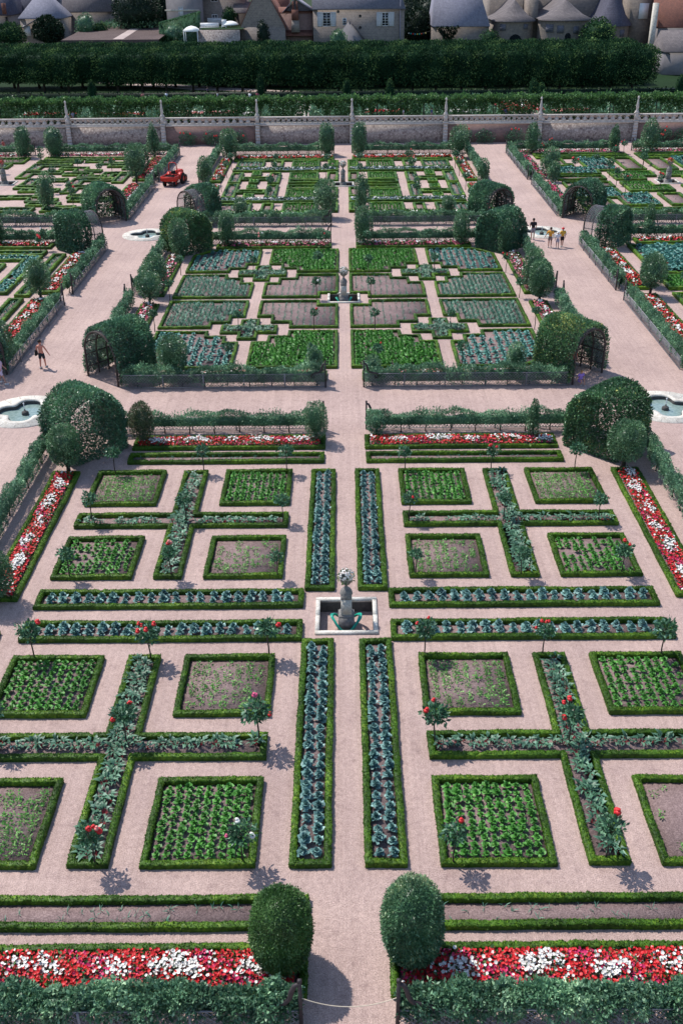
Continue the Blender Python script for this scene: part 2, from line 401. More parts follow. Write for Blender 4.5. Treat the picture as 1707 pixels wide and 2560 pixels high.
def mir(p, c=0.0): return [(2*c-x, y) for x, y in p]
def edging(p, w, h, step, tuft, c):
    inn = inset(p, w); O, I = [], []
    for i in range(len(p)):
        a, b = np.array(p[i]), np.array(p[(i+1) % len(p)]); ia, ib = np.array(inn[i]), np.array(inn[(i+1) % len(p)])
        k = max(2, int(np.linalg.norm(b-a)/step)); t = (np.arange(k)/k)[:, None]
        O.append(a+(b-a)*t); I.append(ia+(ib-ia)*t)
    O, I = np.concatenate(O), np.concatenate(I); n = len(O)
    s = np.arange(n)*step
    wob = .008*np.sin(s*.9+rng.uniform(0, 6))+.008*np.sin(s*3.1+rng.uniform(0, 6))
    hh = h*(1+.07*np.sin(s*.55+rng.uniform(0, 6))+.05*np.sin(s*1.7+rng.uniform(0, 6)))
    prof = [(0, 0), (-.02, .45), (0.0, .9), (.1, 1.0), (.5, 1.03), (.9, 1.0), (1.0, .9), (1.02, .45), (1.0, 0)]
    m = len(prof); V = np.zeros((m, n, 3)); D = I-O
    for k, (u, z) in enumerate(prof):
        q = O+D*u+D/np.linalg.norm(D, axis=1)[:, None]*wob[:, None]
        V[k, :, :2] = q; V[k, :, 2] = hh*z
    jit = min(.013, step*.2); V[1:-1] += rng.normal(0, jit, V[1:-1].shape); V[..., 2] = np.maximum(V[..., 2], 0)
    # now and then a thin or broken place
    for _ in range(int(n*step/14)):
        j = rng.integers(n); V[2:-2, j:(j+max(1, int(.12/step))), 2] *= rng.uniform(.45, .8)
    V = V.reshape(-1, 3)-np.array([c[0], c[1], 0])
    kk, jj = np.meshgrid(np.arange(m-1), np.arange(n), indexing='ij'); j2 = (jj+1) % n
    Q = np.stack([kk*n+jj, kk*n+j2, (kk+1)*n+j2, (kk+1)*n+jj], 2).reshape(-1, 4)
    g = G(); tt = np.clip(.45+.3*np.sin(s[jj.ravel()]*.8+1)+rng.normal(0, .2, len(Q)), 0, 1)
    g.add(V, Q, tint=tt)
    if tuft:
        N = int(n*step*tuft); j = rng.integers(0, n, N); f = rng.random(N)
        k = rng.choice([0, 1, 2, 3, 3, 3, 4, 4, 4, 5, 6, 7], N); f2 = rng.random(N); A = V[k*n+j]; B = V[k*n+(j+1) % n]; A2 = V[(k+1)*n+j]; B2 = V[(k+1)*n+(j+1) % n]
        P = (A+(B-A)*f[:, None])*(1-f2[:, None])+(A2+(B2-A2)*f[:, None])*f2[:, None]
        dn = (D/np.linalg.norm(D, axis=1)[:, None])[j]
        u = np.array([q[0] for q in prof])[k]-.5
        Nn = np.stack([dn[:, 0]*u*1.4, dn[:, 1]*u*1.4, np.where(abs(u) < .45, 1.0, .35)], 1)
        leaves(g, P, unit(Nn), .036 if tuft > 100 else .05, .7, np.clip(rng.normal(.42, .33, N), 0, 1), .8)
    return g
def bed(poly, label, near=1, w=.185, h=.19, group=None, soil='soil'):
    p = ccw(poly); c = (sum(x for x, y in p)/len(p), sum(y for x, y in p)/len(p))
    t = thing('garden_bed', label, 'garden bed', (c[0], c[1], 0), 0, group)
    step, tuft = {1: (.06, 420), 2: (.12, 130), 3: (.2, 0)}[near]
    obj('box_edging', edging(p, w, h, step, tuft, c), M['box'], t)
    g = G(); q = inset(p, w*.6); prism(g, [(x-c[0], y-c[1]) for x, y in q], .002, .022)
    obj('soil', g, M[soil], t)
    return p

# ------------------------------------------------------------------ small plants: models first, placed later
MODELS, PL = {}, {}
def rosette(n, r, h, L, w, mi=0, wave=.03):
    g = G()
    for i in range(n):
        a = i*2.4+rng.normal(0, .25); k = (i+.5)/n; rr = r*k**.6; el = 1.25-1.0*k+rng.normal(0, .12)
        d = np.array([math.cos(a)*math.cos(el), math.sin(a)*math.cos(el), math.sin(el)]); s = np.array([-math.sin(a), math.cos(a), 0])
        ll = L*(.55+.6*k)*rng.uniform(.85, 1.15); base = np.array([0, 0, h*(1-.7*k)])
        mid = base+d*ll*.55; tip = base+d*ll*.95+np.array([0, 0, -.18*ll*k]); up = np.cross(d, s)*ll*.14
        ww = w*ll*rng.uniform(.8, 1.2)
        V = [base-s*ww*.15, base+s*ww*.15, mid+s*ww*.5+up, mid-s*ww*.5+up, mid, tip+s*ww*.3, tip-s*ww*.3]
        V = np.array(V)+rng.normal(0, wave*ll, (7, 3))
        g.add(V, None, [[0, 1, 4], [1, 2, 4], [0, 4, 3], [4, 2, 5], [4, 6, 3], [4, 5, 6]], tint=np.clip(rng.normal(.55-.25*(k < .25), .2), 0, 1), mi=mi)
    return g
def blades(n, h, w, spread, mi=0, droop=.3):
    g = G()
    for i in range(n):
        a = rng.uniform(0, 6.28); el = rng.uniform(.7, 1.5)-spread*.3; hh = h*rng.uniform(.6, 1.15)
        d = np.array([math.cos(a)*math.cos(el), math.sin(a)*math.cos(el), math.sin(el)]); s = np.array([-math.sin(a), math.cos(a), 0])
        b = np.array([math.cos(a), math.sin(a), 0])*.015; m = b+d*hh*.6; t = b+d*hh+np.array([math.cos(a), math.sin(a), -.6])*droop*hh*.5
        g.add([b-s*w*.4, b+s*w*.4, m+s*w*.5, m-s*w*.5, t], [[0, 1, 2, 3]], [[3, 2, 4]], tint=rng.random(), mi=mi)
    return g
def leafy(n, h, L, w, ro=.75, mi=0):
    g = G()
    for i in range(n):
        a = i*2.4+rng.normal(0, .4); out = rng.uniform(.25, 1); z = h*rng.uniform(.45, 1.0)
        P = np.array([[math.cos(a)*out*h*ro, math.sin(a)*out*h*ro, z*(1.15-.5*out)]])
        for k in range(3):
            leaves(g, P+rng.normal(0, L*.35, (1, 3))*np.array([1, 1, .5]), np.array([[math.cos(a), math.sin(a), .25]]), L, w, np.clip(rng.normal(.5, .25, 1), 0, 1), .55, mi)
    return g
def chard(n):
    g = G()
    for i in range(n):
        a = rng.uniform(0, 6.28); el = rng.uniform(.7, 1.3); L = rng.uniform(.22, .42)
        d = np.array([math.cos(a)*math.cos(el), math.sin(a)*math.cos(el), math.sin(el)]); s = np.array([-math.sin(a), math.cos(a), 0])
        b = np.array([math.cos(a), math.sin(a), 0])*.03; k = b+d*L*.4
        g.add([b-s*.012, b+s*.012, k+s*.01, k-s*.01], [[0, 1, 2, 3]], mi=1)
        m = k+d*L*.35; t = m+d*L*.3+np.array([math.cos(a)*.08, math.sin(a)*.08, -.1]); ww = rng.uniform(.035, .065); u = np.cross(d, s)*.02
        g.add([k, m+s*ww+u, t, m-s*ww+u, m], None, [[0, 1, 4], [0, 4, 3], [1, 2, 4], [4, 2, 3]], tint=np.clip(rng.normal(.5, .25), 0, 1))
    return g
def model(kind, mats, fs):
    MODELS[kind] = (mats, [f() for f in fs]); PL[kind] = []
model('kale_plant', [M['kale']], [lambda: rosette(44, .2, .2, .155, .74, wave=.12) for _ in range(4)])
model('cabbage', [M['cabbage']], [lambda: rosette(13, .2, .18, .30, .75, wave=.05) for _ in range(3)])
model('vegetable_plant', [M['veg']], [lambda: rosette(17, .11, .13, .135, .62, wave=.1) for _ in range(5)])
model('seedling', [M['seedling']], [lambda: leafy(6, .10, .08, .5) for _ in range(4)])
model('chard_plant', [M['chard'], M['chardstem']], [lambda: chard(15) for _ in range(4)])
model('leek', [M['leek']], [lambda: blades(11, .30, .035, .5) for _ in range(3)])
model('onion_shoot', [M['leek']], [lambda: blades(4, .22, .022, .6, droop=.6) for _ in range(3)])
def plant(kind, x, y, label, group, sc=1.0, jit=.03, cat=None):
    if not in_view(x, y): return
    PL[kind].append((x+rng.normal(0, jit), y+rng.normal(0, jit), rng.uniform(0, 6.28), sc*rng.uniform(.74, 1.2), rng.integers(len(MODELS[kind][1])), label, group))
def grid(p, kind, dx, dy, label, group, margin=.42, keep=1.0, sc=1.0, jit=.03):
    q = inset(p, margin); xs = [x for x, y in q]; ys = [y for x, y in q]
    nx = max(1, int((max(xs)-min(xs))/dx)); ny = max(1, int((max(ys)-min(ys))/dy))
    for i in range(nx+1):
        thin = rng.uniform(.75, 1.1)
        for j in range(ny+1):
            x = min(xs)+(max(xs)-min(xs))*(i/nx if nx else .5); y = min(ys)+(max(ys)-min(ys))*(j/ny if ny else .5)
            if inside(inset(p, margin-.02), x, y) and rng.random() < keep*(thin if keep < 1 else 1): plant(kind, x, y, label, group, sc, jit)
CATS = {'kale_plant': 'kale', 'cabbage': 'cabbage', 'vegetable_plant': 'vegetable plant', 'seedling': 'seedling', 'chard_plant': 'chard', 'leek': 'leek', 'onion_shoot': 'onion'}
REST = {'kale_plant': 'remaining_kale', 'cabbage': 'remaining_cabbages', 'vegetable_plant': 'vegetable_foliage', 'seedling': 'seedling_rows', 'chard_plant': 'chard_foliage', 'leek': 'leek_rows', 'onion_shoot': 'onion_rows'}
RESTLAB = {'kale_plant': 'more blue-green kale farther along the strip beds behind the urn basin', 'cabbage': 'mass of small blue-green cabbages in rows across the farther beds',
 'vegetable_plant': 'mass of bright green leafy vegetables filling the farther beds', 'seedling': 'thin rows of pale green seedlings in the farther beds',
 'chard_plant': 'grey-green chard growing thickly in the farther cross beds', 'leek': 'feathery blue-green leeks in close rows across the middle plot beds', 'onion_shoot': 'thin young onion shoots in rows on bare brown soil'}
def place_plants():
    for kind, L in PL.items():
        mats, models = MODELS[kind]
        L.sort(key=lambda a: (a[0]-CX)**2+(a[1]-CY)**2)
        cap = 300 if kind not in ('onion_shoot',) else 0
        mes = [mesh(kind, m, mats) for m in models]
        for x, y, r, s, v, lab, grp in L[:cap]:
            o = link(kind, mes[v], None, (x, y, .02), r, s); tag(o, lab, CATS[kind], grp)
        if len(L) > cap:
            g = G(); arr = [m.arrays() for m in models]
            for x, y, r, s, v, lab, grp in L[cap:]: g.put(arr[v], loc=(x, y, .02), rz=r, sc=s)
            tag(obj(REST[kind], g, mats), RESTLAB[kind], CATS[kind], None, 'stuff')

# ------------------------------------------------------------------ bedding flowers
def flowers(x0, x1, y0, y1, label, pal, dens, size, h=.26, patch=1.9, axis=0, leafn=40, name='bedding_flowers', pband=.34, patchmi=1, z0=.02):
    """pal: materials of the ground colour, the patches and the fleck; patches repeat along the strip"""
    A = (x1-x0)*(y1-y0); n = int(A*dens); g = G()
    P = np.stack([rng.uniform(x0, x1, n), rng.uniform(y0, y1, n), np.zeros(n)], 1)
    s = P[:, axis]-(x0, y0)[axis]; u = (P[:, 1-axis]-((y0+y1)/2, (x0+x1)/2)[axis])/((y1-y0, x1-x0)[axis]/2)
    ph = rng.uniform(0, 1); per = patch*(1+.12*np.sin(s*.7+ph*9))
    c = (s/patch+ph+.1*np.sin(s*1.3)) % 1.0; c = np.minimum(c, 1-c)*2
    e = (1-c)*patch/2/(patch*pband); wv = rng.normal(0, .5, n)+.7*np.sin(s*5.3+ph*20)*np.cos(u*3.1+s*2.2)+.35*np.sin(s*1.1+ph*11)
    u = u+.22*np.sin(s*1.9+ph*7)
    mi = np.zeros(n, np.int64)
    mi[((e**2+(u/.52)**2+wv) < .9) & (rng.random(n) < .84)] = patchmi; mi[rng.random(n) < .03] = patchmi
    if len(pal) > 2:
        f = np.sin(s*2.1+u*1.7+ph*5)+rng.normal(0, .5, n); mi[(f > .9) & (mi == 0)] = 2
    if len(pal) > 3: f = np.sin(s*1.3-u*2+ph*3)+rng.normal(0, .6, n); mi[(f > 1.0) & (mi == 0)] = 3
    P[:, 2] = z0+h*(.72+.22*(1-u**2))+rng.normal(0, .035, n)+.05*(mi == 1)
    k = 5; th = np.arange(k)*2*math.pi/k
    tilt = unit(np.stack([rng.normal(0, .35, n), rng.normal(-.12, .35, n), np.ones(n)], 1))
    a = unit(np.cross(tilt, rng.normal(0, 1, (n, 3)))); b = np.cross(tilt, a); r = (size*rng.uniform(.7, 1.25, n))[:, None]
    V = [P-tilt*r*.25]
    for t in th: V.append(P+(a*math.cos(t)+b*math.sin(t))*r*.55+tilt*r*rng.uniform(-.1, .15, (n, 1)))
    V = np.stack(V, 1).reshape(-1, 3); base = np.arange(n)*(k+1)
    T = np.concatenate([np.stack([base, base+1+i, base+1+(i+1) % k], 1) for i in range(k)])
    cc = np.array([(x0+x1)/2, (y0+y1)/2, 0])
    g.add(V-cc, None, T, tint=.5, mi=np.tile(mi, k))
    m = int(A*leafn*1.6); L = np.stack([rng.uniform(x0, x1, m), rng.uniform(y0, y1, m), z0+h*rng.uniform(.3, .98, m)], 1)
    leaves(g, L-cc, np.tile([0, 0, 1.0], (m, 1)), size*1.2+.03, .55, None, .9, len(pal))
    o = obj(name, g, [M[q] for q in pal]+[M['bedleaf']], None, loc=tuple(cc))
    return tag(o, label, 'flowers', None, 'stuff')

# ------------------------------------------------------------------ standard roses
def rose_parts():
    st, cr = [], []
    for v in range(3):
        g = G(); tube(g, [(0, 0, 0), (rng.normal(0, .02), rng.normal(0, .02), .4), (rng.normal(0, .03), rng.normal(0, .03), .78), (0, 0, .98)], [.028, .024, .022, .02], 6); st.append(mesh('stem', g, M['bark']))
        g = G(); n = 260
        D = unit(rng.normal(0, 1, (n, 3))); lum = Lump(2.5); r = (.75+.42*lum(D))*rng.uniform(.35, 1, n)**.6
        P = D*r[:, None]*np.array([.34, .34, .27])+np.array([0, 0, 1.14])
        leaves(g, P, D, .12, .55, np.clip(.45+.35*D[:, 2]*0+rng.normal(0, .3, n), 0, 1), .8)
        for q in range(9):
            d = unit(rng.normal(0, 1, (1, 3))+[[0, 0, .5]])[0]; tube(g, [(0, 0, .95), tuple(np.array([0, 0, 1.1])+d*.15), tuple(np.array([0, 0, 1.14])+d*.36)], [.012, .008, .004], 4, tint=.1)
        cr.append(mesh('crown', g, M['rose']))
    bl = {}
    for c in ('red', 'white', 'salmon', 'pink'):
        g = G()
        for k in range(3): lathe(g, [(.002, .05), (.03, .055), (.055-.012*k, .03), (.05-.012*k, 0), (.004, -.03)], 7, (rng.normal(0, .012), rng.normal(0, .012), .015*k))
        bl[c] = mesh('bloom', g, M[c], True)
    return st, cr, bl
RS, RC, RB = rose_parts()
NROSE = 0
def rose(x, y, where, blooms=(), sc=1.0, z=0.0, head=1.0):
    global NROSE
    if not in_view(x, y, .5, 80): return
    d = {'red': 'red', 'white': 'white', 'salmon': 'coral', 'pink': 'pink'}
    if blooms:
        n = len(blooms); cs = ' and '.join(sorted({d[b] for b in blooms})); cs = 'mixed' if cs.count('and') > 1 else cs.replace(' and ', '-and-')
        lab = f"{'standard rose' if ' and ' not in cs else 'rose'} with {['one', 'two', 'three', 'four', 'five', 'six'][min(n, 6)-1]} {cs} bloom{'s' if n > 1 else ''} {where}"
    else: lab = f"standard rose without blooms {where}"
    x += rng.normal(0, .05); y += rng.normal(0, .05)
    t = thing('standard_rose', lab, 'rose tree', (x, y, z), rng.uniform(0, 6.28), 'standard roses among the beds', sc*rng.uniform(.92, 1.1))
    link('stem', RS[NROSE % 3], t); hd = head*rng.uniform(.88, 1.12); link('crown', RC[NROSE*7 % 3], t, (0, 0, 1.02*(1-hd)+.04), rng.uniform(0, 6.28), (hd*1.08, hd*1.08, hd)); NROSE += 1
    for b in blooms:
        a = rng.uniform(0, 6.28); e = rng.uniform(.1, 1.2); r = rng.uniform(.28, .38)*hd
        o = link('bloom', RB[b], t, (math.cos(a)*math.cos(e)*r, math.sin(a)*math.cos(e)*r, 1.16+math.sin(e)*r*.9), 0, rng.uniform(1.0, 1.6))

# ================================================================== the near plot
CROP = {'veg': 'leafy green vegetables', 'seed': 'sparse green seedlings', 'bare': 'almost bare soil'}
crops = {(-1, 1, 'oo'): ('seed', .8), (-1, 1, 'io'): ('veg', 1), (-1, 1, 'oi'): ('veg', .9), (-1, 1, 'ii'): ('seed', .55),
         (1, 1, 'oo'): ('seed', 1), (1, 1, 'io'): ('veg', 1), (1, 1, 'oi'): ('veg', .85), (1, 1, 'ii'): ('seed', .75),
         (-1, -1, 'oi'): ('veg', 1), (-1, -1, 'ii'): ('seed', .6), (-1, -1, 'oo'): ('seed', .7), (-1, -1, 'io'): ('veg', 1),
         (1, -1, 'oi'): ('veg', .9), (1, -1, 'ii'): ('seed', .75), (1, -1, 'oo'): ('bare', .12), (1, -1, 'io'): ('veg', 1)}
POSN = {'ii': 'nearest the urn basin', 'io': 'beside the central path', 'oi': 'beside the cross path', 'oo': 'at the outer corner'}
def sgn(p, sx, sy): return [(x*sx, y*sy) for x, y in p]
for sx in (-1, 1):
    for sy in (1, -1):
        q = f"{'far' if sy > 0 else 'near'} {'left' if sx < 0 else 'right'} quarter, near plot"
        qs = f"{'far' if sy > 0 else 'near'} {'left' if sx < 0 else 'right'} quarter"
        for key, (xa, xb), (ya, yb) in (('ii', (2.55, 5.73), (2.55, 5.73)), ('io', (2.55, 5.73), (8.62, 11.95)), ('oi', (8.62, 11.88), (2.55, 5.73)), ('oo', (8.62, 11.88), (8.62, 11.95))):
            crop, dens = crops[(sx, sy, key)]
            p = bed(sgn(rect(xa, xb, ya, yb), sx, sy), f"square bed of {CROP[crop]} {POSN[key]}, {q}", 1, group='square beds of the near plot')
            if crop == 'veg': grid(p, 'vegetable_plant', .285, .275, f"leafy green vegetable in the square {POSN[key]}, {qs}", f"leafy vegetables {POSN[key]}, {qs}", .40, dens, 1.18, jit=.016)
            else: grid(p, 'seedling', .33, .13, f"small seedling in the sparse square {POSN[key]}, {qs}", f"seedlings {POSN[key]}, {qs}", .47, min(.95, dens), 1.15, jit=.018)
        a, b = 6.62, 7.75
        cr = [(2.55, a), (a, a), (a, 2.55), (b, 2.55), (b, a), (11.9, a), (11.9, b), (b, b), (b, 11.92), (a, 11.92), (a, b), (2.55, b)]
        p = bed(sgn(cr, sx, sy), f"cross-shaped bed of grey-green chard in the {q}", 1, group='cross-shaped beds of the near plot')
        grid(p, 'chard_plant', .24, .27, f"chard with red stems in the cross bed, {qs} of the near plot", f"chard in the cross bed, {qs}", .40, .9, jit=.05)
        p = bed(sgn(rect(.47, 1.62, 1.65, 11.95), sx, sy), f"long kale bed lining the {'left' if sx < 0 else 'right'} of the central path {'beyond' if sy > 0 else 'before'} the near urn basin", 1, group='kale strip beds of the near plot')
        for i in range(23):
            for j in (-.19, .19): plant('kale_plant', sx*(1.045+j), sy*(2.2+i*.422), f"blue-green kale in the bed {'left' if sx < 0 else 'right'} of the central path {'beyond' if sy > 0 else 'before'} the near urn basin", f"kale {'left' if sx < 0 else 'right'} of the central path {'beyond' if sy > 0 else 'before'} the basin", 1.1, .02)
        p = bed(sgn(rect(1.65, 12.0, .47, 1.62), sx, sy), f"long kale bed on the {'far' if sy > 0 else 'near'} side of the cross path, {'left' if sx < 0 else 'right'} of the near urn basin", 1, group='kale strip beds of the near plot')
        for i in range(20):
            for j in (-.15, .17): plant('kale_plant', sx*(2.25+i*.485), sy*(1.045+j), f"blue-green kale on the {'far' if sy > 0 else 'near'} side of the cross path, {'left' if sx < 0 else 'right'} of the near urn basin", f"kale on the {'far' if sy > 0 else 'near'} side, {'left' if sx < 0 else 'right'} of the basin", 1.15, .025)
        # outer strips
        lr = 'left' if sx < 0 else 'right'; fb = 'far' if sy > 0 else 'near'
        p = bed(sgn(rect(1.04, 10.72, 12.87 if sy > 0 else 12.95, 13.85 if sy > 0 else 13.97), sx, sy), f"narrow soil bed with a few leek wisps, {fb} edge of the near plot, {lr} side", 1)
        grid(p, 'onion_shoot', .24, .2, '', '', .36, .45 if sy < 0 else .7, .85, .07)
        p = bed(sgn(rect(1.02, 10.75, 14.43, 15.87), sx, sy), f"box bed of red and white flowers, {fb} edge of the near plot, {lr} side", 1)
        y0, y1 = (14.68, 15.62) if sy > 0 else (-15.68, -14.66); x0, x1 = (1.3, 10.5) if sx > 0 else (-10.5, -1.3)
        flowers(x0, x1, y0, y1, f"red and white bedding flowers along the {fb} edge of the near plot, {lr} of the central path", ('red', 'white', 'magenta'), 320 if sy < 0 else 230, .08 if sy < 0 else .09, .27, 1.8, 0, 110, pband=.3)
        if sy > 0 or True:
            p = bed(sgn(rect(12.8, 14.1, 1.05, 11.9), sx, sy), f"box bed of red and white flowers, {lr} edge of the near plot, {fb} half", 1)
            x0, x1 = (13.05, 13.87) if sx > 0 else (-13.87, -13.05); y0, y1 = (1.3, 11.65) if sy > 0 else (-11.65, -1.3)
            if sy > 0: flowers(x0, x1, y0, y1, f"red and white bedding flowers along the {lr} edge of the near plot", ('red', 'white', 'magenta'), 260, .09, .27, 1.7, 1, 90, pband=.3)
rb = {(-1, 1): {(2, 0): ('salmon', 'salmon', 'red'), }, (1, 1): {(1, 2): ('red', 'red', 'red'), (2, 0): ('red', 'red'), (0, 1): ('red',), (0, 2): (), (2, 1): ('salmon',)},
      (-1, -1): {(1, 0): ('red', 'red', 'red', 'red', 'red'), (0, 0): ('red',), (2, 0): ('red',), (1, 1): ('red', 'red'), (0, 1): ('red', 'pink'), (1, 2): ('red', 'salmon', 'red', 'red'), (0, 2): ('white', 'pink', 'white')},
      (1, -1): {(0, 0): ('red', 'red'), (1, 0): ('red', 'red', 'red', 'red'), (0, 1): ('red', 'red'), (1, 1): ('red', 'red', 'red'), (0, 2): ('red',), (1, 2): ('red', 'red')}}
rb[(-1, 1)][(2, 0)] = (); rb[(-1, 1)][(1, 0)] = ('salmon', 'salmon', 'red', 'salmon')
for (sx, sy), B in rb.items():
    for i, X in enumerate((2.8, 7.0, 11.1)):
        for j, Y in enumerate((2.65, 7.05, 11.85)):
            q = f"{'far' if sy > 0 else 'near'} {'left' if sx < 0 else 'right'} quarter"
            w = {(0, 0): 'by the square nearest the urn basin', (1, 0): 'at the cross bed end by the cross path', (2, 0): 'by the outer square beside the cross path',
                 (0, 1): 'at the cross bed end by the central path', (1, 1): 'in the heart of the cross bed', (2, 1): 'at the outer end of the cross bed',
                 (0, 2): 'by the square beside the central path', (1, 2): 'at the cross bed end by the outer strip', (2, 2): 'by the outer corner square'}[(i, j)]
            jj = 1.0
            rose(sx*X, sy*Y, f"{w}, {q}", B.get((i, j), ()), 1.05 if sy < 0 else 1.0, 0, 1.2 if sy < 0 else 1.05)

# ================================================================== the middle plot
C2 = 39.2
def quarter(p, sx, sy, cy): return [(x*sx, cy+y*sy) for x, y in p]
q1 = [(.42, 13.6), (5.97, 13.6), (5.97, 9.15), (4.97, 9.15), (4.97, 7.95), (3.7, 7.95), (3.7, 7.0), (.42, 7.0)]
q3 = [(.42, 1.4), (1.75, 1.4), (1.75, .42), (5.97, .42), (5.97, 3.95), (4.97, 3.95), (4.97, 5.2), (3.7, 5.2), (3.7, 6.2), (.42, 6.2)]
q4 = [(12.45, .42), (6.8, .42), (6.8, 3.95), (7.7, 3.95), (7.7, 5.2), (8.95, 5.2), (8.95, 6.2), (12.45, 6.2)]
q2 = [(12.4, 7.0), (8.95, 7.0), (8.95, 7.95), (7.7, 7.95), (7.7, 9.15), (6.8, 9.15), (6.8, 13.6), (10.7, 13.6), (11.5, 13.0), (12.4, 11.9)]
xa = [(5.72, 8.5), (5.72, 7.3), (4.45, 7.3), (4.45, 5.9), (5.72, 5.9), (5.72, 4.7), (6.98, 4.7), (6.98, 5.9), (8.2, 5.9), (8.2, 7.3), (6.98, 7.3), (6.98, 8.5)]
for sx in (-1, 1):
    for sy in (1, -1):
        lr = 'left' if sx < 0 else 'right'; fb = 'far' if sy > 0 else 'near'; q = f"{fb} {lr} quarter, middle plot"
        nl = 2
        p = bed(quarter(q1, sx, sy, C2), f"stepped bed of bright green lettuce beside the central path, {q}", nl)
        grid(p, 'vegetable_plant', .31, .22, f"bright green lettuce in the stepped bed, {q}", f"lettuce, {q}", .44, .98, 1.5, .05)
        p = bed(quarter(q3, sx, sy, C2), f"stepped bed of bare brown soil with onion shoots, {q}", nl)
        grid(p, 'onion_shoot', .45, .16, '', '', .5, .8, 1.0, .03)
        p = bed(quarter(q4, sx, sy, C2), f"stepped bed of feathery leeks, {q}", nl)
        grid(p, 'leek', .31, .14, f"leek in the stepped bed, {q}", f"leeks, {q}", .5, .95, .95, .04)
        p = bed(quarter(q2, sx, sy, C2), f"stepped bed of blue-green cabbages with a cut outer corner, {q}", nl)
        grid(p, 'cabbage', .48, .34, f"blue-green cabbage in the cut-cornered bed, {q}", f"cabbages, {q}", .48, .97, .76, .03)
        p = bed(quarter(xa, sx, sy, C2), f"small cross-shaped bed of grey-green chard, {q}", nl)
        grid(p, 'chard_plant', .26, .28, f"chard in the small cross bed, {q}", f"chard, {q}", .40, .95, 1.0, .05)
        p = bed(quarter(rect(13.15, 14.45, 1.0, 11.9), sx, sy, C2), f"box bed of pink flowers along the {lr} edge of the middle plot, {fb} half", nl)
        x0, x1 = (13.4, 14.2) if sx > 0 else (-14.2, -13.4); y0, y1 = (C2+1.3, C2+11.6) if sy > 0 else (C2-11.6, C2-1.3)
        flowers(x0, x1, y0, y1, f"pink and white bedding flowers along the {lr} edge of the middle plot, {fb} half", ('pink', 'white', 'salmon', 'magenta'), 60, .15, .34, 1.6, 1, 50, pband=.3)
        p = bed(quarter(rect(1.05, 10.8, 14.3, 15.6), sx, sy, C2), f"box bed of pink flowers along the {fb} edge of the middle plot, {lr} side", nl)
        x0, x1 = (1.3, 10.5) if sx > 0 else (-10.5, -1.3); y0, y1 = (C2+14.5, C2+15.4) if sy > 0 else (C2-15.4, C2-14.5)
        flowers(x0, x1, y0, y1, f"pink and white bedding flowers along the {fb} edge of the middle plot, {lr} side", ('salmon', 'white', 'pink', 'magenta') if sy < 0 else ('pink', 'white', 'salmon', 'magenta'), 60 if sy > 0 else 45, .15, .34, 1.6, 0, 60, pband=.26)
r2 = {(-1, 0, 4): ('red',), (-1, 1, 4): ('salmon', 'white', 'salmon', 'pink'), (-1, 1, 1): ('red',), (-1, 0, 1): ('red',), (1, 2, 3): ('red', 'red', 'red'), (1, 0, 0): ('red',), (-1, 2, 4): ('white', 'white'), (-1, 0, 2): ('white',)}
for sx in (-1, 1):
    for i, X in enumerate((1.95, 7.0, 12.6)):
        for j, Y in enumerate((-13.4, -6.7, .1, 6.6, 13.5)):
            if i == 1 and j == 2: continue
            nm = ['near edge', 'near half', 'middle line', 'far half', 'far edge'][j]
            w = ['by the central path', 'by the chard crosses', 'on the outer side'][i]
            rose(sx*X, C2+Y, f"{w}, {nm} of the middle plot, {'left' if sx < 0 else 'right'}", r2.get((sx, i, j), ()), 1.08)

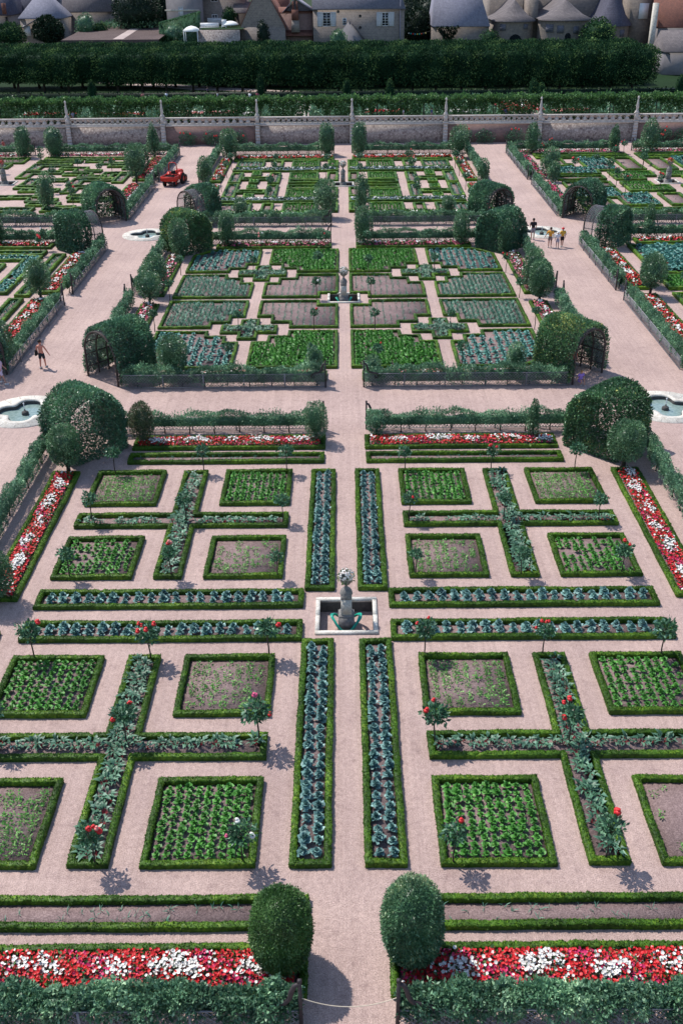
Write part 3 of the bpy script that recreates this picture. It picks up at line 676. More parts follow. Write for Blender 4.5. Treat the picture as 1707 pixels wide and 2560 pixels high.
# ================================================================== the far plot
for sx in (-1, 1):
    lr = 'left' if sx < 0 else 'right'; gp = 'beds of the far plot'
    W = f"far plot, {lr} of central path"
    v, s_ = 'vegetable_plant', 'seedling'
    def b3(x0, x1, y0, y1, what, crop=None, dx=.4, dy=.4, keep=.95, sc=1.0):
        p = bed(rect(x0, x1, y0, y1) if sx > 0 else mir(rect(x0, x1, y0, y1)), f"{what}, {W}", 3, .26, .26, gp)
        if crop: grid(p, crop, dx*(.68 if crop == v else .85), dy*(.62 if crop == v else .8), f"small plant in the {what}, {W}"[:110], f"plants of the {what}, {lr}", .36, keep, sc*(1.15 if crop == v else 1.25))
    b3(.54, 1.78, 89.2, 93.1, 'little lettuce bed at the back beside the path', v, .36, .4)
    b3(2.7, 5.98, 89.2, 93.1, 'broad vegetable bed in the back row', v, .42, .42, .9)
    b3(7.0, 8.2, 89.2, 93.0, 'little soil bed in the back row', s_, .4, .5, .5)
    b3(9.2, 12.45, 89.2, 92.9, 'broad leek bed in the back row', 'leek', .55, .4, .9, .9)
    b3(.55, 12.6, 86.8, 88.7, 'long blue-grey strip bed in the back half')
    b3(.54, 1.78, 81.2, 85.85, 'little soil bed beyond the far urn', s_, .4, .6, .25)
    b3(2.72, 5.99, 82.0, 85.75, 'broad lettuce bed beyond the far urn', v, .38, .40)
    b3(1.75, 5.97, 80.15, 81.75, 'narrow double-hedged bed beyond the cross path', s_, .4, .5, .6)
    b3(6.9, 8.2, 80.15, 85.6, 'upright leek bed in the back half', 'leek', .5, .45, .9, .9)
    b3(11.15, 12.5, 80.3, 86.0, 'outer leek bed in the back half', 'leek', .5, .45, .9, .9)
    b3(8.23, 11.12, 81.9, 83.3, 'thin linking bed in the back half', s_, .4, .5, .7)
    b3(9.15, 10.25, 83.9, 86.4, 'small bushy lettuce bed in the back half', v, .3, .32, 1, 1.5)
    b3(9.15, 10.25, 80.2, 81.85, 'small bushy lettuce bed beyond the cross path', v, .3, .32, 1, 1.5)
    b3(1.8, 5.99, 77.1, 78.9, 'narrow double-hedged bed before the cross path', s_, .4, .5, .6)
    b3(.55, 1.78, 73.3, 77.6, 'little soil bed before the far urn', s_, .4, .6, .25)
    b3(2.62, 5.98, 72.95, 76.6, 'broad lettuce bed before the far urn', v, .38, .40)
    b3(6.85, 8.1, 72.9, 79.1, 'upright leek bed in the front half', 'leek', .5, .45, .8, .9)
    b3(11.1, 12.45, 73.1, 79.6, 'outer leek bed in the front half', 'leek', .5, .45, .9, .9)
    b3(8.13, 11.07, 75.1, 76.6, 'thin linking bed in the front half', s_, .4, .5, .7)
    b3(9.15, 10.25, 77.2, 79.0, 'small bushy lettuce bed before the cross path', v, .3, .32, 1, 1.5)
    b3(9.15, 10.25, 72.8, 74.6, 'small bushy lettuce bed in the front half', v, .3, .32, 1, 1.5)
    b3(.57, 12.3, 71.0, 72.6, 'long blue-grey strip bed in the front half')
    b3(.53, 1.75, 66.6, 70.35, 'little lettuce bed in the front row', v, .36, .4)
    b3(2.57, 5.97, 66.5, 70.25, 'broad vegetable bed in the front row', v, .45, .42, .8)
    b3(6.85, 8.05, 66.5, 70.0, 'little soil bed in the front row', s_, .4, .6, .2)
    b3(9.0, 12.4, 66.4, 70.1, 'broad leek bed in the front row', 'leek', .6, .42, .85, .9)
    x = lambda a, b: (a, b) if sx > 0 else (-b, -a)
    for (ya, yb, hf) in ((87.05, 88.45, 'back'), (71.2, 72.4, 'front')):
        flowers(*x(.8, 12.2), ya, yb, f"blue-grey and white low plants in the {hf} half of the {W}", ('blue', 'white', 'blue'), 55, .16, .3, 1.1, 0, 30, name='bedding_plants', pband=.22)
    flowers(*x(1.3, 13.0), 94.3, 95.6, f"red and white bedding flowers at the back of the {W}", ('red', 'white', 'red'), 55, .17, .42, 2.3, 0, 30, pband=.36)
    b3(1.1, 13.1, 94.0, 95.9, 'box bed of red and white flowers at the back')
    flowers(*x(13.5, 14.4), 81.3, 94.3, f"red and white bedding flowers along the outer side of the {W}, back half", ('red', 'white', 'red'), 55, .17, .36, 2.1, 1, 25, pband=.3)
    b3(13.3, 14.6, 81.0, 94.7, 'outer bed of red and white flowers, back half')
    flowers(*x(13.4, 14.3), 66.4, 78.6, f"red bedding flowers along the outer side of the {W}, front half", ('red', 'white', 'red'), 50, .17, .36, 2.1, 1, 25, pband=.2)
    b3(13.2, 14.5, 66.1, 78.9, 'outer side bed of red flowers in the front half')
    p = bed(rect(*x(1.1, 13.0), 93.3, 93.9), f"thin lettuce strip before the red flowers, {W}", 3, .15, .2, gp)
    flowers(*x(1.2, 11.5), 64.5, 66.0, f"bright lettuce and small white flowers behind the front fence, {W}", ('seedling', 'white', 'veg'), 40, .22, .4, 2.6, 0, 40, name='bedding_plants', pband=.12)
    for i, (X, Y, B) in enumerate(((1.95, 88, ()), (7.6, 88.5, ('red', 'red') if sx > 0 else ()), (12.9, 88.5, ()), (12.9, 84, ('salmon', 'red')), (1.9, 82.5, ()), (7.6, 84, ('salmon', 'white') if sx > 0 else ()), (12.8, 76.5, ('red', 'salmon') if sx < 0 else ()), (7.5, 74.5, ('salmon', 'white') if sx < 0 else ()), (1.9, 70, ()), (7.3, 70.5, ()), (12.6, 69.5, ()))):
        rose(sx*X, Y, f"in the far plot, {['by the path at the back', 'mid-width at the back', 'outer side at the back', 'outer side beyond the urn', 'by the far urn', 'mid-width beyond the urn', 'outer side before the urn', 'mid-width before the urn', 'by the path at the front', 'mid-width at the front', 'outer side at the front'][i]}, {lr}", B, 1.3)

# ================================================================== side plots (parts in view)
def sb(poly, label, crop=None, dx=.4, dy=.4, keep=.95, sc=1.0, near=3, pl=None, m=.42):
    p = bed(poly, label, near, .26, .25)
    if crop: grid(p, crop, dx, dy, f"small plant in the {label}"[:100], f"plants of the {label}"[:100], m*.88, keep, sc*1.2)
for sx, S in ((-1, 'left'), (1, 'right')):
    x = lambda a, b: (a, b) if sx > 0 else (-b, -a)
    for y0, y1, h in ((41.0, 51.9, 'far'), (27.0, 39.35, 'near')):
        sb(rect(*x(21.05, 22.6), y0, y1), f"box bed of red and white flowers at the inner edge of the {S} middle plot, {h} half", near=2)
        flowers(*x(21.3, 22.35), y0+.3, y1-.3, f"red and white bedding flowers at the inner edge of the {S} middle plot, {h} half", ('red', 'white', 'red'), 60, .16, .36, 2.2, 1, 30, pband=.3)
    sb(rect(*x(24.9, 37), 53.9, 55.5), f"box bed of red flowers at the back of the {S} middle plot")
    flowers(*x(25.2, 37), 54.2, 55.2, f"red and white bedding flowers at the back of the {S} middle plot", ('red', 'white', 'magenta'), 50, .17, .36, 2.6, 0, 25, pband=.25)
ld = 'left middle plot'
sb(rect(-24.15, -23.05, 40.3, 51.7), f"long narrow leek bed in the {ld}, far half", 'leek', .45, .4, .95, .9, 2)
sb(rect(-24.3, -23.2, 27, 39.5), f"long narrow leek bed in the {ld}, near half", 'leek', .45, .4, .95, .9, 2)
sb([(-37, 51.5), (-24.9, 51.5), (-24.9, 52.9), (-37, 52.9)], f"long leek strip across the back of the {ld}", 'leek', .5, .45, .9, .8)
sb([(-37, 49.9), (-26.2, 49.9), (-26.2, 40.9), (-24.85, 40.9), (-24.85, 51.2), (-37, 51.2)], f"angled kale bed turning the corner in the {ld}", 'cabbage', .45, .5, .95, .9)
sb(rect(-37, -27.2, 43, 48.8), f"large square bed behind the corner bed of the {ld}", 'leek', .5, .45, .9, .9)
sb([(-34, 28), (-24.9, 28), (-24.9, 38.2), (-26.2, 38.2), (-26.2, 29.4), (-34, 29.4)], f"angled bed in the near half of the {ld}", 'leek', .5, .45, .9, .9)
rd = 'right middle plot'
sb(rect(23.9, 34.3, 44.9, 53.3), f"large bed of sprawling pumpkin leaves in the {rd}", 'cabbage', .5, .48, 1, 1.25, m=.9)
sb(rect(23.9, 34.3, 40.8, 44.2), f"bed of pale lettuce in the {rd}", 'vegetable_plant', .32, .34, 1, 1.4)
sb(rect(23.8, 34.3, 28, 39.8), f"large lettuce bed in the near half of the {rd}", 'vegetable_plant', .36, .38, 1, 1.3)
for X, Y, B, w in ((-25.2, 51.9, ('red', 'red', 'red', 'red'), 'by the corner bed of the left middle plot'), (-23.0, 43.5, (), 'by the narrow leek bed of the left middle plot'), (-27, 44.5, (), 'inside the angled bed of the left middle plot'), (-25.3, 53.6, ('white',), 'by the back flower bed of the left middle plot'),
                   (23.9, 43.0, ('red', 'red', 'red'), 'by the lettuce bed of the right middle plot'), (27.0, 44.4, ('red', 'red'), 'by the pumpkin bed of the right middle plot'), (24.2, 53.5, (), 'at the corner of the pumpkin bed'), (28.2, 49, (), 'rising from the pumpkin leaves'), (24.5, 39.8, (), 'at the corner of the near lettuce bed')):
    rose(X, Y, w, B, 1.2)
# the right far plot
rf = 'right far plot'; c = 34.95
for k, (m_, S) in enumerate(((0, 'left half'), (1, 'right half'))):
    F = (lambda p: p) if m_ == 0 else (lambda p: mir(p, c))
    T = f"{rf}, {S}"
    sb(F(rect(23.1, 34.4, 95.2, 96.6)), f"back hedge-lined strip, {T}", 'seedling', .5, .6, .6)
    sb(F(rect(23.1, 34.4, 93.5, 94.9)), f"second hedge-lined strip, {T}", 'seedling', .5, .6, .6)
    sb(F([(23.5, 88.6), (26.6, 88.6), (26.6, 89.9), (26.0, 89.9), (26.0, 92.9), (23.5, 92.9)]), f"bare soil bed at the back, {T}", 'seedling', .5, .6, .3)
    sb(F([(23.3, 83.8), (28.7, 83.8), (28.7, 85.7), (31.2, 85.7), (31.2, 93.3), (27.7, 93.3), (27.7, 87.8), (23.3, 87.8)]), f"stepped cabbage bed at the back, {T}", 'cabbage', .55, .55, .95, .95)
    sb(F(rect(31.95, 34.35, 86.1, 93.4)), f"tall bare soil bed, {T}", 'onion_shoot', .6, .5, .4)
    sb(F(rect(23.3, 28.6, 80.8, 82.9)), f"thin onion bed beyond the cross path, {T}", 'onion_shoot', .5, .4, .7)
    sb(F([(29.55, 80.6), (32.9, 80.6), (32.9, 82.3), (34.4, 82.3), (34.4, 85.1), (29.55, 85.1)]), f"bright lettuce bed beyond the urn, {T}", 'vegetable_plant', .38, .4, 1, 1.15)
    sb(F(rect(23.4, 28.6, 76.8, 79.5)), f"thin onion bed before the cross path, {T}", 'onion_shoot', .5, .4, .7)
    sb(F([(29.55, 74.7), (34.3, 74.7), (34.3, 77.6), (32.9, 77.6), (32.9, 79.4), (29.55, 79.4)]), f"bright lettuce bed before the urn, {T}", 'vegetable_plant', .38, .4, 1, 1.15)
    sb(F([(23.3, 71.6), (27.5, 71.6), (27.5, 68.1), (31.1, 68.1), (31.1, 73.6), (28.5, 73.6), (28.5, 76.1), (23.3, 76.1)]), f"stepped cabbage bed at the front, {T}", 'cabbage', .55, .55, .95, .95)
    sb(F(rect(32.0, 34.35, 68.2, 73.6)), f"short bare soil bed, {T}", 'onion_shoot', .6, .5, .4)
    sb(F(rect(23.3, 26.6, 67.6, 70.9)), f"small soil bed at the front corner, {T}", 'seedling', .5, .6, .3)
    sb(F(rect(23.2, 34.4, 65.6, 67.0)), f"front hedge-lined strip, {T}", 'seedling', .5, .6, .6)
    xx = (21.7, 34.0) if m_ == 0 else (35.9, 46)
    flowers(*xx, 97.2, 98.1, f"pink and white bedding flowers along the back of the {T}", ('pink', 'white', 'salmon'), 45, .19, .36, 1.5, 0, 25, pband=.3)
for y0, y1, h in ((81.6, 95.2, 'back'), (66.5, 79.2, 'front')):
    flowers(21.3, 22.4, y0, y1, f"blue-white and red bedding flowers at the inner edge of the {rf}, {h} half", ('blue', 'magenta', 'white'), 45, .18, .3, 30, 1, 25, pband=5)
    flowers(21.0, 21.3, y0, y1, f"narrow blue-white edging plants at the inner edge of the {rf}, {h} half", ('blue', 'white', 'white'), 60, .16, .3, 1.5, 1, 25, name='bedding_plants')
for X, Y, B, w in ((23.6, 94.3, ('red', 'red'), 'by the back strip'), (31.9, 91.5, ('red',), 'between back cabbages and soil'), (25.5, 83.6, ('red', 'red', 'red', 'red'), 'by the thin onion bed'), (29.2, 82.5, (), 'beside the lettuce beyond the urn'), (28.9, 78.2, ('salmon', 'salmon'), 'beside the stepped cabbages'), (29.0, 74.7, ('salmon', 'red'), 'at the lettuce corner before the urn'),
                   (34.9, 89.5, (), 'on the centre path'), (32.6, 75.0, ('red', 'red', 'red', 'red'), 'near the side urn'), (33.8, 86.0, (), 'by the tall soil bed'), (28.8, 87.2, (), 'inside the back cabbage bed'), (24.2, 87.2, (), 'at the left of the back cabbages'), (36.5, 72.2, (), 'by the right soil bed'), (25.4, 97.5, ('red', 'red'), 'in the back flowers'), (33.9, 95.5, ('red', 'red', 'red'), 'by the back path entry')):
    rose(X, Y, f"{w}, {rf}", B, 1.3)
# the left far plot: a meander of stepped beds
lf = 'left far plot'
sb(rect(-36.3, -25.5, 95.4, 96.7), f"back hedge-lined strip of the {lf}", 'seedling', .5, .6, .6)
sb(rect(-36.6, -31.3, 93.2, 94.8), f"second hedge-lined strip of the {lf}", 'vegetable_plant', .5, .5, .6)
sb(rect(-46, -38.2, 93.2, 96.6), f"hedge-lined strips left of the path in the {lf}", 'vegetable_plant', .5, .5, .7)
def zed(x, y, w=4.6, t=1.45, d=3.9):
    return [(x, y-d), (x+t, y-d), (x+t, y-t), (x+w-t, y-t), (x+w-t, y-t), (x+w, y-t), (x+w, y)] if False else [(x, y-d), (x+t, y-d), (x+t, y-t), (x+w, y-t), (x+w, y), (x, y)]
def ess(x, y): return [(x, y-1.5), (x+2.0, y-1.5), (x+2.0, y-3.0), (x+5.2, y-3.0), (x+5.2, y-1.6), (x+3.3, y-1.6), (x+3.3, y), (x, y)]
Z = [(-36.6, 92.4, zed, 'leek', 'first'), (-30.9, 95.0, ess, 'leek', 'back stepped'), (-32.9, 90.3, ess, 'seedling', 'second stepped'), (-36.6, 87.9, zed, 'seedling', 'angled soil'), (-31.7, 86.9, ess, 'vegetable_plant', 'third stepped'), (-35.0, 83.6, zed, 'leek', 'low angled'), (-27.6, 91.8, ess, 'leek', 'outer stepped'), (-29.9, 83.6, zed, 'leek', 'outer low angled'), (-35.2, 79.8, ess, 'vegetable_plant', 'front stepped'), (-29.6, 79.8, zed, 'seedling', 'front angled'), (-27.2, 87.0, zed, 'vegetable_plant', 'outer angled'), (-34.2, 74.9, ess, 'seedling', 'low stepped'), (-31.6, 71.5, ess, 'seedling', 'front soil stepped'), (-28.4, 75.2, ess, 'vegetable_plant', 'outer front stepped')]
for X, Y, f, cp, w in Z: sb(f(X, Y), f"{w} bed of the meander in the {lf}", cp, .5, .5, .75, .95)
for X, Y, cp, w in ((-34.2, 76.6, 'vegetable_plant', 'first'), (-32.0, 74.0, 'vegetable_plant', 'second'), (-27.9, 71.9, 'vegetable_plant', 'third'), (-43, 86, 'leek', 'fourth'), (-43, 90, 'leek', 'fifth'), (-36.0, 73.3, 'seedling', 'sixth')):
    sb(rect(X, X+1.9, Y, Y+1.5) if X > -40 else rect(X-3, X+3.8, Y, Y+2.6), f"{w} small island bed in the {lf}", cp, .4, .4, .9)
sb(rect(-25.3, -24.0, 81.2, 86.8), f"upright leek bed beside the red flowers of the {lf}", 'leek', .5, .45, .95, .9)
sb(rect(-40, -30.3, 67.5, 69.2), f"front leek strip of the {lf}, left part", 'leek', .5, .45, .95, .9)
sb(rect(-29.5, -24.6, 67.4, 69.1), f"front leek strip of the {lf}, right part", 'leek', .5, .45, .95, .9)
for y0, y1, h in ((82.6, 95.4, 'back'), (68.5, 79.6, 'front')):
    flowers(-22.9, -21.9, y0, y1, f"magenta and red bedding flowers at the inner edge of the {lf}, {h} half", ('magenta', 'red', 'red'), 45, .18, .34, 3, 1, 25, pband=.4)
    flowers(-21.8, -21.4, y0, y1, f"blue-white edging plants at the inner edge of the {lf}, {h} half", ('blue', 'white', 'blue'), 70, .17, .3, 1.5, 1, 25, name='bedding_plants')
    sb(rect(-23.2, -21.3, y0-.3, y1+.3), f"box bed of magenta flowers at the inner edge of the {lf}, {h} half")
flowers(-36, -21.6, 97.2, 98.2, f"pink and white bedding flowers along the back of the {lf}", ('pink', 'white', 'salmon'), 45, .19, .36, 1.5, 0, 25, pband=.3)
flowers(-47, -38.6, 97.2, 98.2, f"pink bedding flowers at the back, left of the path of the {lf}", ('pink', 'white', 'magenta'), 45, .19, .36, 1.5, 0, 25, pband=.3)
for X, Y, B, w in ((-36.2, 94.2, (), 'by the path at the back'), (-31.5, 94.2, (), 'by the second strip'), (-30.0, 86.4, (), 'amid the meander'), (-26.3, 87.2, ('red', 'red'), 'beside the outer angled bed'), (-26.9, 83.2, (), 'by the upright leek bed'), (-31.6, 81.5, (), 'in the middle of the meander'), (-30.5, 76.4, (), 'by the island beds'), (-27.0, 70.8, ('red',), 'near the front arbour'), (-27.9, 73.8, ('red',), 'between the island beds'), (-35.0, 90, (), 'left in the meander'), (-26.4, 93.9, (), 'at the outer back'), (-39.3, 87.5, ('red', 'red', 'red'), 'left of the urn path')):
    rose(X, Y, f"{w}, {lf}", B, 1.3)
place_plants()

# ------------------------------------------------------------------ trellis fences and espaliered hedges
def scroll_pts(s, dz=0):
    """S-shaped iron bracket leaning from a post onto the trellis"""
    P = [(0.0, 1.42), (.12, 1.36), (.2, 1.2), (.24, 1.05), (.34, .93), (.5, .88), (.66, .86), (.78, .80), (.84, .70), (.80, .60), (.70, .57), (.63, .63), (.66, .71)]
    return [(s*x, 0, z+dz*max(0, z-.85)/.57) for x, z in P]
def fence(p, q, label, ends=(1, 1), h=.66, pitch=.17, front=True, post=1.5, detail=1):
    p, q = np.array(p, float), np.array(q, float); L = np.linalg.norm(q-p); a = math.atan2(q[1]-p[1], q[0]-p[0])
    t = thing('trellis_fence', label, 'fence', (p[0], p[1], 0), a)
    g = G(); n = int((L+h)/pitch); w = .02 if detail == 1 else .028
    for k in range(n):
        for sgn_ in (1, -1):
            x0 = k*pitch-(h if sgn_ > 0 else 0); x1 = x0+sgn_*0+(h if sgn_ > 0 else -h)
            if sgn_ > 0: A, B = np.array([x0, 0.05]), np.array([x0+h, h+.05])
            else: A, B = np.array([k*pitch, .05]), np.array([k*pitch-h, h+.05])
            # clip to 0..L
            d = B-A; t0, t1 = 0.0, 1.0
            for lim, sg in ((0, 1), (L, -1)):
                fa, fb = sg*(A[0]-lim), sg*(B[0]-lim)
                if fa < 0 and fb < 0: t0, t1 = 1, 0; break
                if fa < 0: t0 = max(t0, fa/(fa-fb))
                elif fb < 0: t1 = min(t1, fa/(fa-fb))
            if t1-t0 < .05: continue
            a_, b_ = A+d*t0, A+d*t1; y = .009*sgn_
            bar(g, (a_[0], y, a_[1]), (b_[0], y, b_[1]), .012, w, tint=rng.random())
    obj('lattice', g, M['lattice'], t)
    g = G(); bar(g, (0, 0, h+.06), (L, 0, h+.06), .045, .03); bar(g, (0, 0, .05), (L, 0, .05), .035, .03); obj('rail', g, M['lattice'], t)
    k = max(1, int(round(L/2.4))); pm = None
    for i in range(1, k):
        if pm is None:
            gg = G(); box(gg, (0, .035, h/2+.02), (.06, .06, h+.1)); pm = mesh('post', gg, M['lattice'])
        link('post', pm, t, (L*i/k, 0, 0))
    for e, x, s in ((ends[0], 0, 1), (ends[1], L, -1)):
        if not e: continue
        gg = G(); box(gg, (0, 0, post/2), (.085, .085, post)); box(gg, (0, 0, post+.03), (.11, .11, .06), top=.6)
        link('end_post', mesh('end_post', gg, M['iron']), t, (x, 0, 0))
        gg = G(); tube(gg, scroll_pts(s, post-1.5), [.05, .06, .065, .065, .06, .06, .06, .06, .055, .05, .045, .04, .04], 6); link('scroll', mesh('scroll', gg, M['iron'], True), t, (x, 0, 0))
    return t
STEM = {}
def espalier(p, q, label, off=.3, n=420, L=.10, top=1.15, z0=.3, th=.26, mat='apple'):
    """fruit trees trained as a low hedge, standing beside the trellis at a distance off (to the left of p->q)"""
    p, q = np.array(p, float), np.array(q, float); LL = np.linalg.norm(q-p); a = math.atan2(q[1]-p[1], q[0]-p[0])
    d = (q-p)/LL; nn = np.array([-d[1], d[0]]); o = p+nn*off
    t = thing('espalier_hedge', label, 'hedge', (o[0], o[1], 0), a)
    N = int(LL*n); x = rng.uniform(0, LL, N)
    ph = rng.uniform(0, 6, 4)
    tt = top*(1+.10*np.sin(x*1.3+ph[0])+.08*np.sin(x*3.1+ph[1])+.06*np.sin(x*7+ph[2]))
    u = rng.random(N); shoot = rng.random(N) < .2
    # shoots sprout upward in tufts
    sx = np.floor(x/.17)*.17+.05; sh = np.abs(np.sin(sx*91.7+ph[3]))**3
    z = z0+(tt-z0)*u**.62; z = np.where(shoot, tt-.08+(.10+sh*.26)*rng.random(N), z); x = np.where(shoot, sx+rng.normal(0, .025, N), x)
    prof = np.sqrt(np.clip(1-((z-(z0+tt)/2)/((tt-z0)/2+.06))**4, 0, 1)); lim = th*(1+.25*np.sin(x*2.3+ph[1])+.3*np.sin(x*6.3+ph[2]))
    sd = rng.choice([-1, 1], N)*(1-.5*rng.random(N)**2); y = sd*lim*np.where(shoot, .4, prof)
    P = np.stack([x, y, z], 1); Nn = unit(np.stack([rng.normal(0, .3, N), sd*.8, (z-z0)/(tt-z0)-.25], 1))
    cl = np.sin(x*9.1+ph[3])*np.sin(z*8.3+x*2.2); P, Nn = (P, Nn) if L < .11 else (P+np.stack([0*x, np.sign(y)*.07*cl, .05*cl], 1), Nn)
    tint = np.clip(.40+.18*cl+.18*np.sin(x*.9+ph[0])+.22*np.sin(x*4+ph[2])+rng.normal(0, .3, N), 0, 1)
    g = G(); leaves(g, P, Nn, L, .5, tint, .75)
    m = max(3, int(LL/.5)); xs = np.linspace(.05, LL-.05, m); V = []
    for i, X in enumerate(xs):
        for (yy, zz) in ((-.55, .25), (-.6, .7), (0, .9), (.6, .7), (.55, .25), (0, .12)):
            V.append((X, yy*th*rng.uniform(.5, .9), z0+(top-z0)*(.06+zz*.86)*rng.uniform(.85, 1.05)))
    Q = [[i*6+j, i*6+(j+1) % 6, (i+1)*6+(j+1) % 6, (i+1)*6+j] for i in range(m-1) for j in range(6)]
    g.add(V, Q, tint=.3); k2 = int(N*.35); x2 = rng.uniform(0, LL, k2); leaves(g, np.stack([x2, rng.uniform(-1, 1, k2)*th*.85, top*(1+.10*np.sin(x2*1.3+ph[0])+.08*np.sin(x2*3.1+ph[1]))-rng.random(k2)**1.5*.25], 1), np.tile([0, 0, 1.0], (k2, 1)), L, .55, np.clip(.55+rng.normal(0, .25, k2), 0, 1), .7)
    obj('foliage', g, M[mat], t)
    if 's' not in STEM:
        gg = G(); tube(gg, [(0, 0, 0), (.02, 0, .2), (-.02, .02, .45), (.03, 0, .7)], [.04, .032, .028, .02], 5); STEM['s'] = mesh('trunk', gg, M['bark'])
    for i in range(max(2, int(LL/1.3))): link('trunk', STEM['s'], t, (.5+i*1.3, rng.normal(0, .04), 0), rng.uniform(0, 6))
    return t
# (p, q, label place, end posts, side of the hedge, leaf density, trellis detail)
LINES = [
 ((-1.12, -16.62), (-14, -16.62), 'along the front of the near plot, left of the roped path', (1, 0), -1, 620, 1),
 ((1.12, -16.62), (14, -16.62), 'along the front of the near plot, right of the roped path', (1, 0), 1, 620, 1),
 ((-1.12, 16.9), (-12.6, 16.9), 'along the back of the near plot, left of the central path', (1, 0), 1, 420, 1),
 ((1.12, 16.9), (12.4, 16.9), 'along the back of the near plot, right of the central path', (1, 0), -1, 420, 1),
 ((-15.35, .9), (-15.35, 14.3), 'along the left side of the near plot below the arbour', (1, 0), -1, 420, 1),
 ((15.35, .9), (15.35, 14.3), 'along the right side of the near plot below the arbour', (1, 0), 1, 420, 1),
 ((-1.1, 22.7), (-12.8, 22.7), 'along the front of the middle plot, left of the central path', (1, 0), -1, 340, 1),
 ((1.1, 22.7), (12.8, 22.7), 'along the front of the middle plot, right of the central path', (1, 0), 1, 340, 1),
 ((-1.1, 55.5), (-13, 55.5), 'along the back of the middle plot, left of the central path', (1, 0), 1, 300, 2),
 ((1.1, 55.5), (13, 55.5), 'along the back of the middle plot, right of the central path', (1, 0), -1, 300, 2),
 ((-15.5, 38.2), (-15.5, 25.6), 'along the left side of the middle plot, nearer stretch', (1, 0), 1, 260, 2),
 ((-15.5, 40.6), (-15.5, 53), 'along the left side of the middle plot, farther stretch', (1, 0), -1, 260, 2),
 ((15.5, 38.2), (15.5, 25.6), 'along the right side of the middle plot, nearer stretch', (1, 0), -1, 260, 2),
 ((15.5, 40.6), (15.5, 53), 'along the right side of the middle plot, farther stretch', (1, 0), 1, 260, 2),
 ((-1.1, 61.4), (-12.9, 61.4), 'along the front of the far plot, left of the central path', (1, 0), -1, 240, 2),
 ((1.1, 61.4), (12.9, 61.4), 'along the front of the far plot, right of the central path', (1, 0), 1, 240, 2),
 ((-1.1, 98.9), (-14.5, 98.9), 'along the back of the far plot, left of the central path', (1, 0), 1, 220, 2),
 ((1.1, 98.9), (14.5, 98.9), 'along the back of the far plot, right of the central path', (1, 0), -1, 220, 2),
 ((-15.7, 81.2), (-15.7, 98.2), 'along the left side of the far plot, farther stretch', (1, 1), -1, 220, 2),
 ((15.7, 81.2), (15.7, 98.6), 'along the right side of the far plot, farther stretch', (1, 1), 1, 220, 2),
 ((-20.0, 38.4), (-20.0, 25.0), 'on the left avenue before the shirtless walker, nearer stretch', (1, 0), -1, 260, 1),
 ((-20.0, 41.0), (-20.0, 53.8), 'on the left avenue beside the left middle plot, farther stretch', (1, 0), 1, 240, 2),
 ((20.0, 38.6), (20.0, 25.0), 'on the right avenue beside the right middle plot, nearer stretch', (1, 0), 1, 260, 1),
 ((20.0, 41.0), (20.0, 54.3), 'on the right avenue beside the right middle plot, farther stretch', (1, 0), -1, 240, 2),
 ((-20.1, 79.0), (-20.1, 64.4), 'on the left avenue before the red tractor', (1, 0), -1, 200, 2),
 ((-20.2, 82.0), (-20.2, 98.5), 'on the left avenue beyond the red tractor', (1, 1), 1, 200, 2),
 ((20.1, 79.0), (20.1, 64.4), 'on the right avenue beside the right far plot, nearer stretch', (1, 0), 1, 200, 2),
 ((20.1, 81.6), (20.1, 98.0), 'on the right avenue beside the right far plot, farther stretch', (1, 1), -1, 200, 2),
 ((-22.6, 56.0), (-38, 56.0), 'along the back of the left middle plot', (0, 0), 1, 240, 2),
 ((22.8, 56.4), (36, 56.4), 'along the back of the right middle plot', (0, 0), -1, 240, 2),
 ((-23.2, 62.2), (-42, 62.2), 'along the front of the left far plot', (0, 0), -1, 220, 2),
 ((23.0, 61.3), (45, 61.3), 'along the front of the right far plot', (0, 0), 1, 220, 2),
 ((-36.4, 99.6), (-21.0, 99.6), 'along the back of the left far plot, right of its path', (1, 0), -1, 200, 2),
 ((-38.4, 99.6), (-50, 99.6), 'along the back of the left far plot, left of its path', (1, 0), 1, 200, 2),
 ((34.1, 99.0), (21.0, 99.0), 'along the back of the right far plot, left of its path', (1, 0), 1, 200, 2),
 ((35.8, 99.0), (48, 99.0), 'along the back of the right far plot, right of its path', (1, 0), -1, 200, 2),
]
for p, q, w, ends, side, n, det in LINES:
    near_ = n > 500; fr = 'along the front' in w and not near_
    fence(p, q, f"grey diamond trellis fence {w}", ends, h=.76 if fr else .60 if near_ else .66, post=1.72 if near_ else 1.55, pitch=.17 if det == 1 else .22, detail=det)
    espalier(p, q, f"leafy espaliered fruit hedge {w}", side*(.24 if fr else .36 if not near_ else .22), int(n*2.2) if not near_ else 1500, .115 if near_ else .085 if n > 400 else .11 if n > 250 else .14, 1.1 if not near_ else .98, .08 if fr else .26, .27 if not near_ else .31)
g = G(); xs = np.linspace(-1.12, 1.12, 25); tube(g, [(x, -16.62, .80+.34*(x/1.12)**2) for x in xs], .011, 6)
tag(obj('barrier_rope', g, M['rope']), 'pale rope slung across the central path between two iron scroll posts', 'rope')

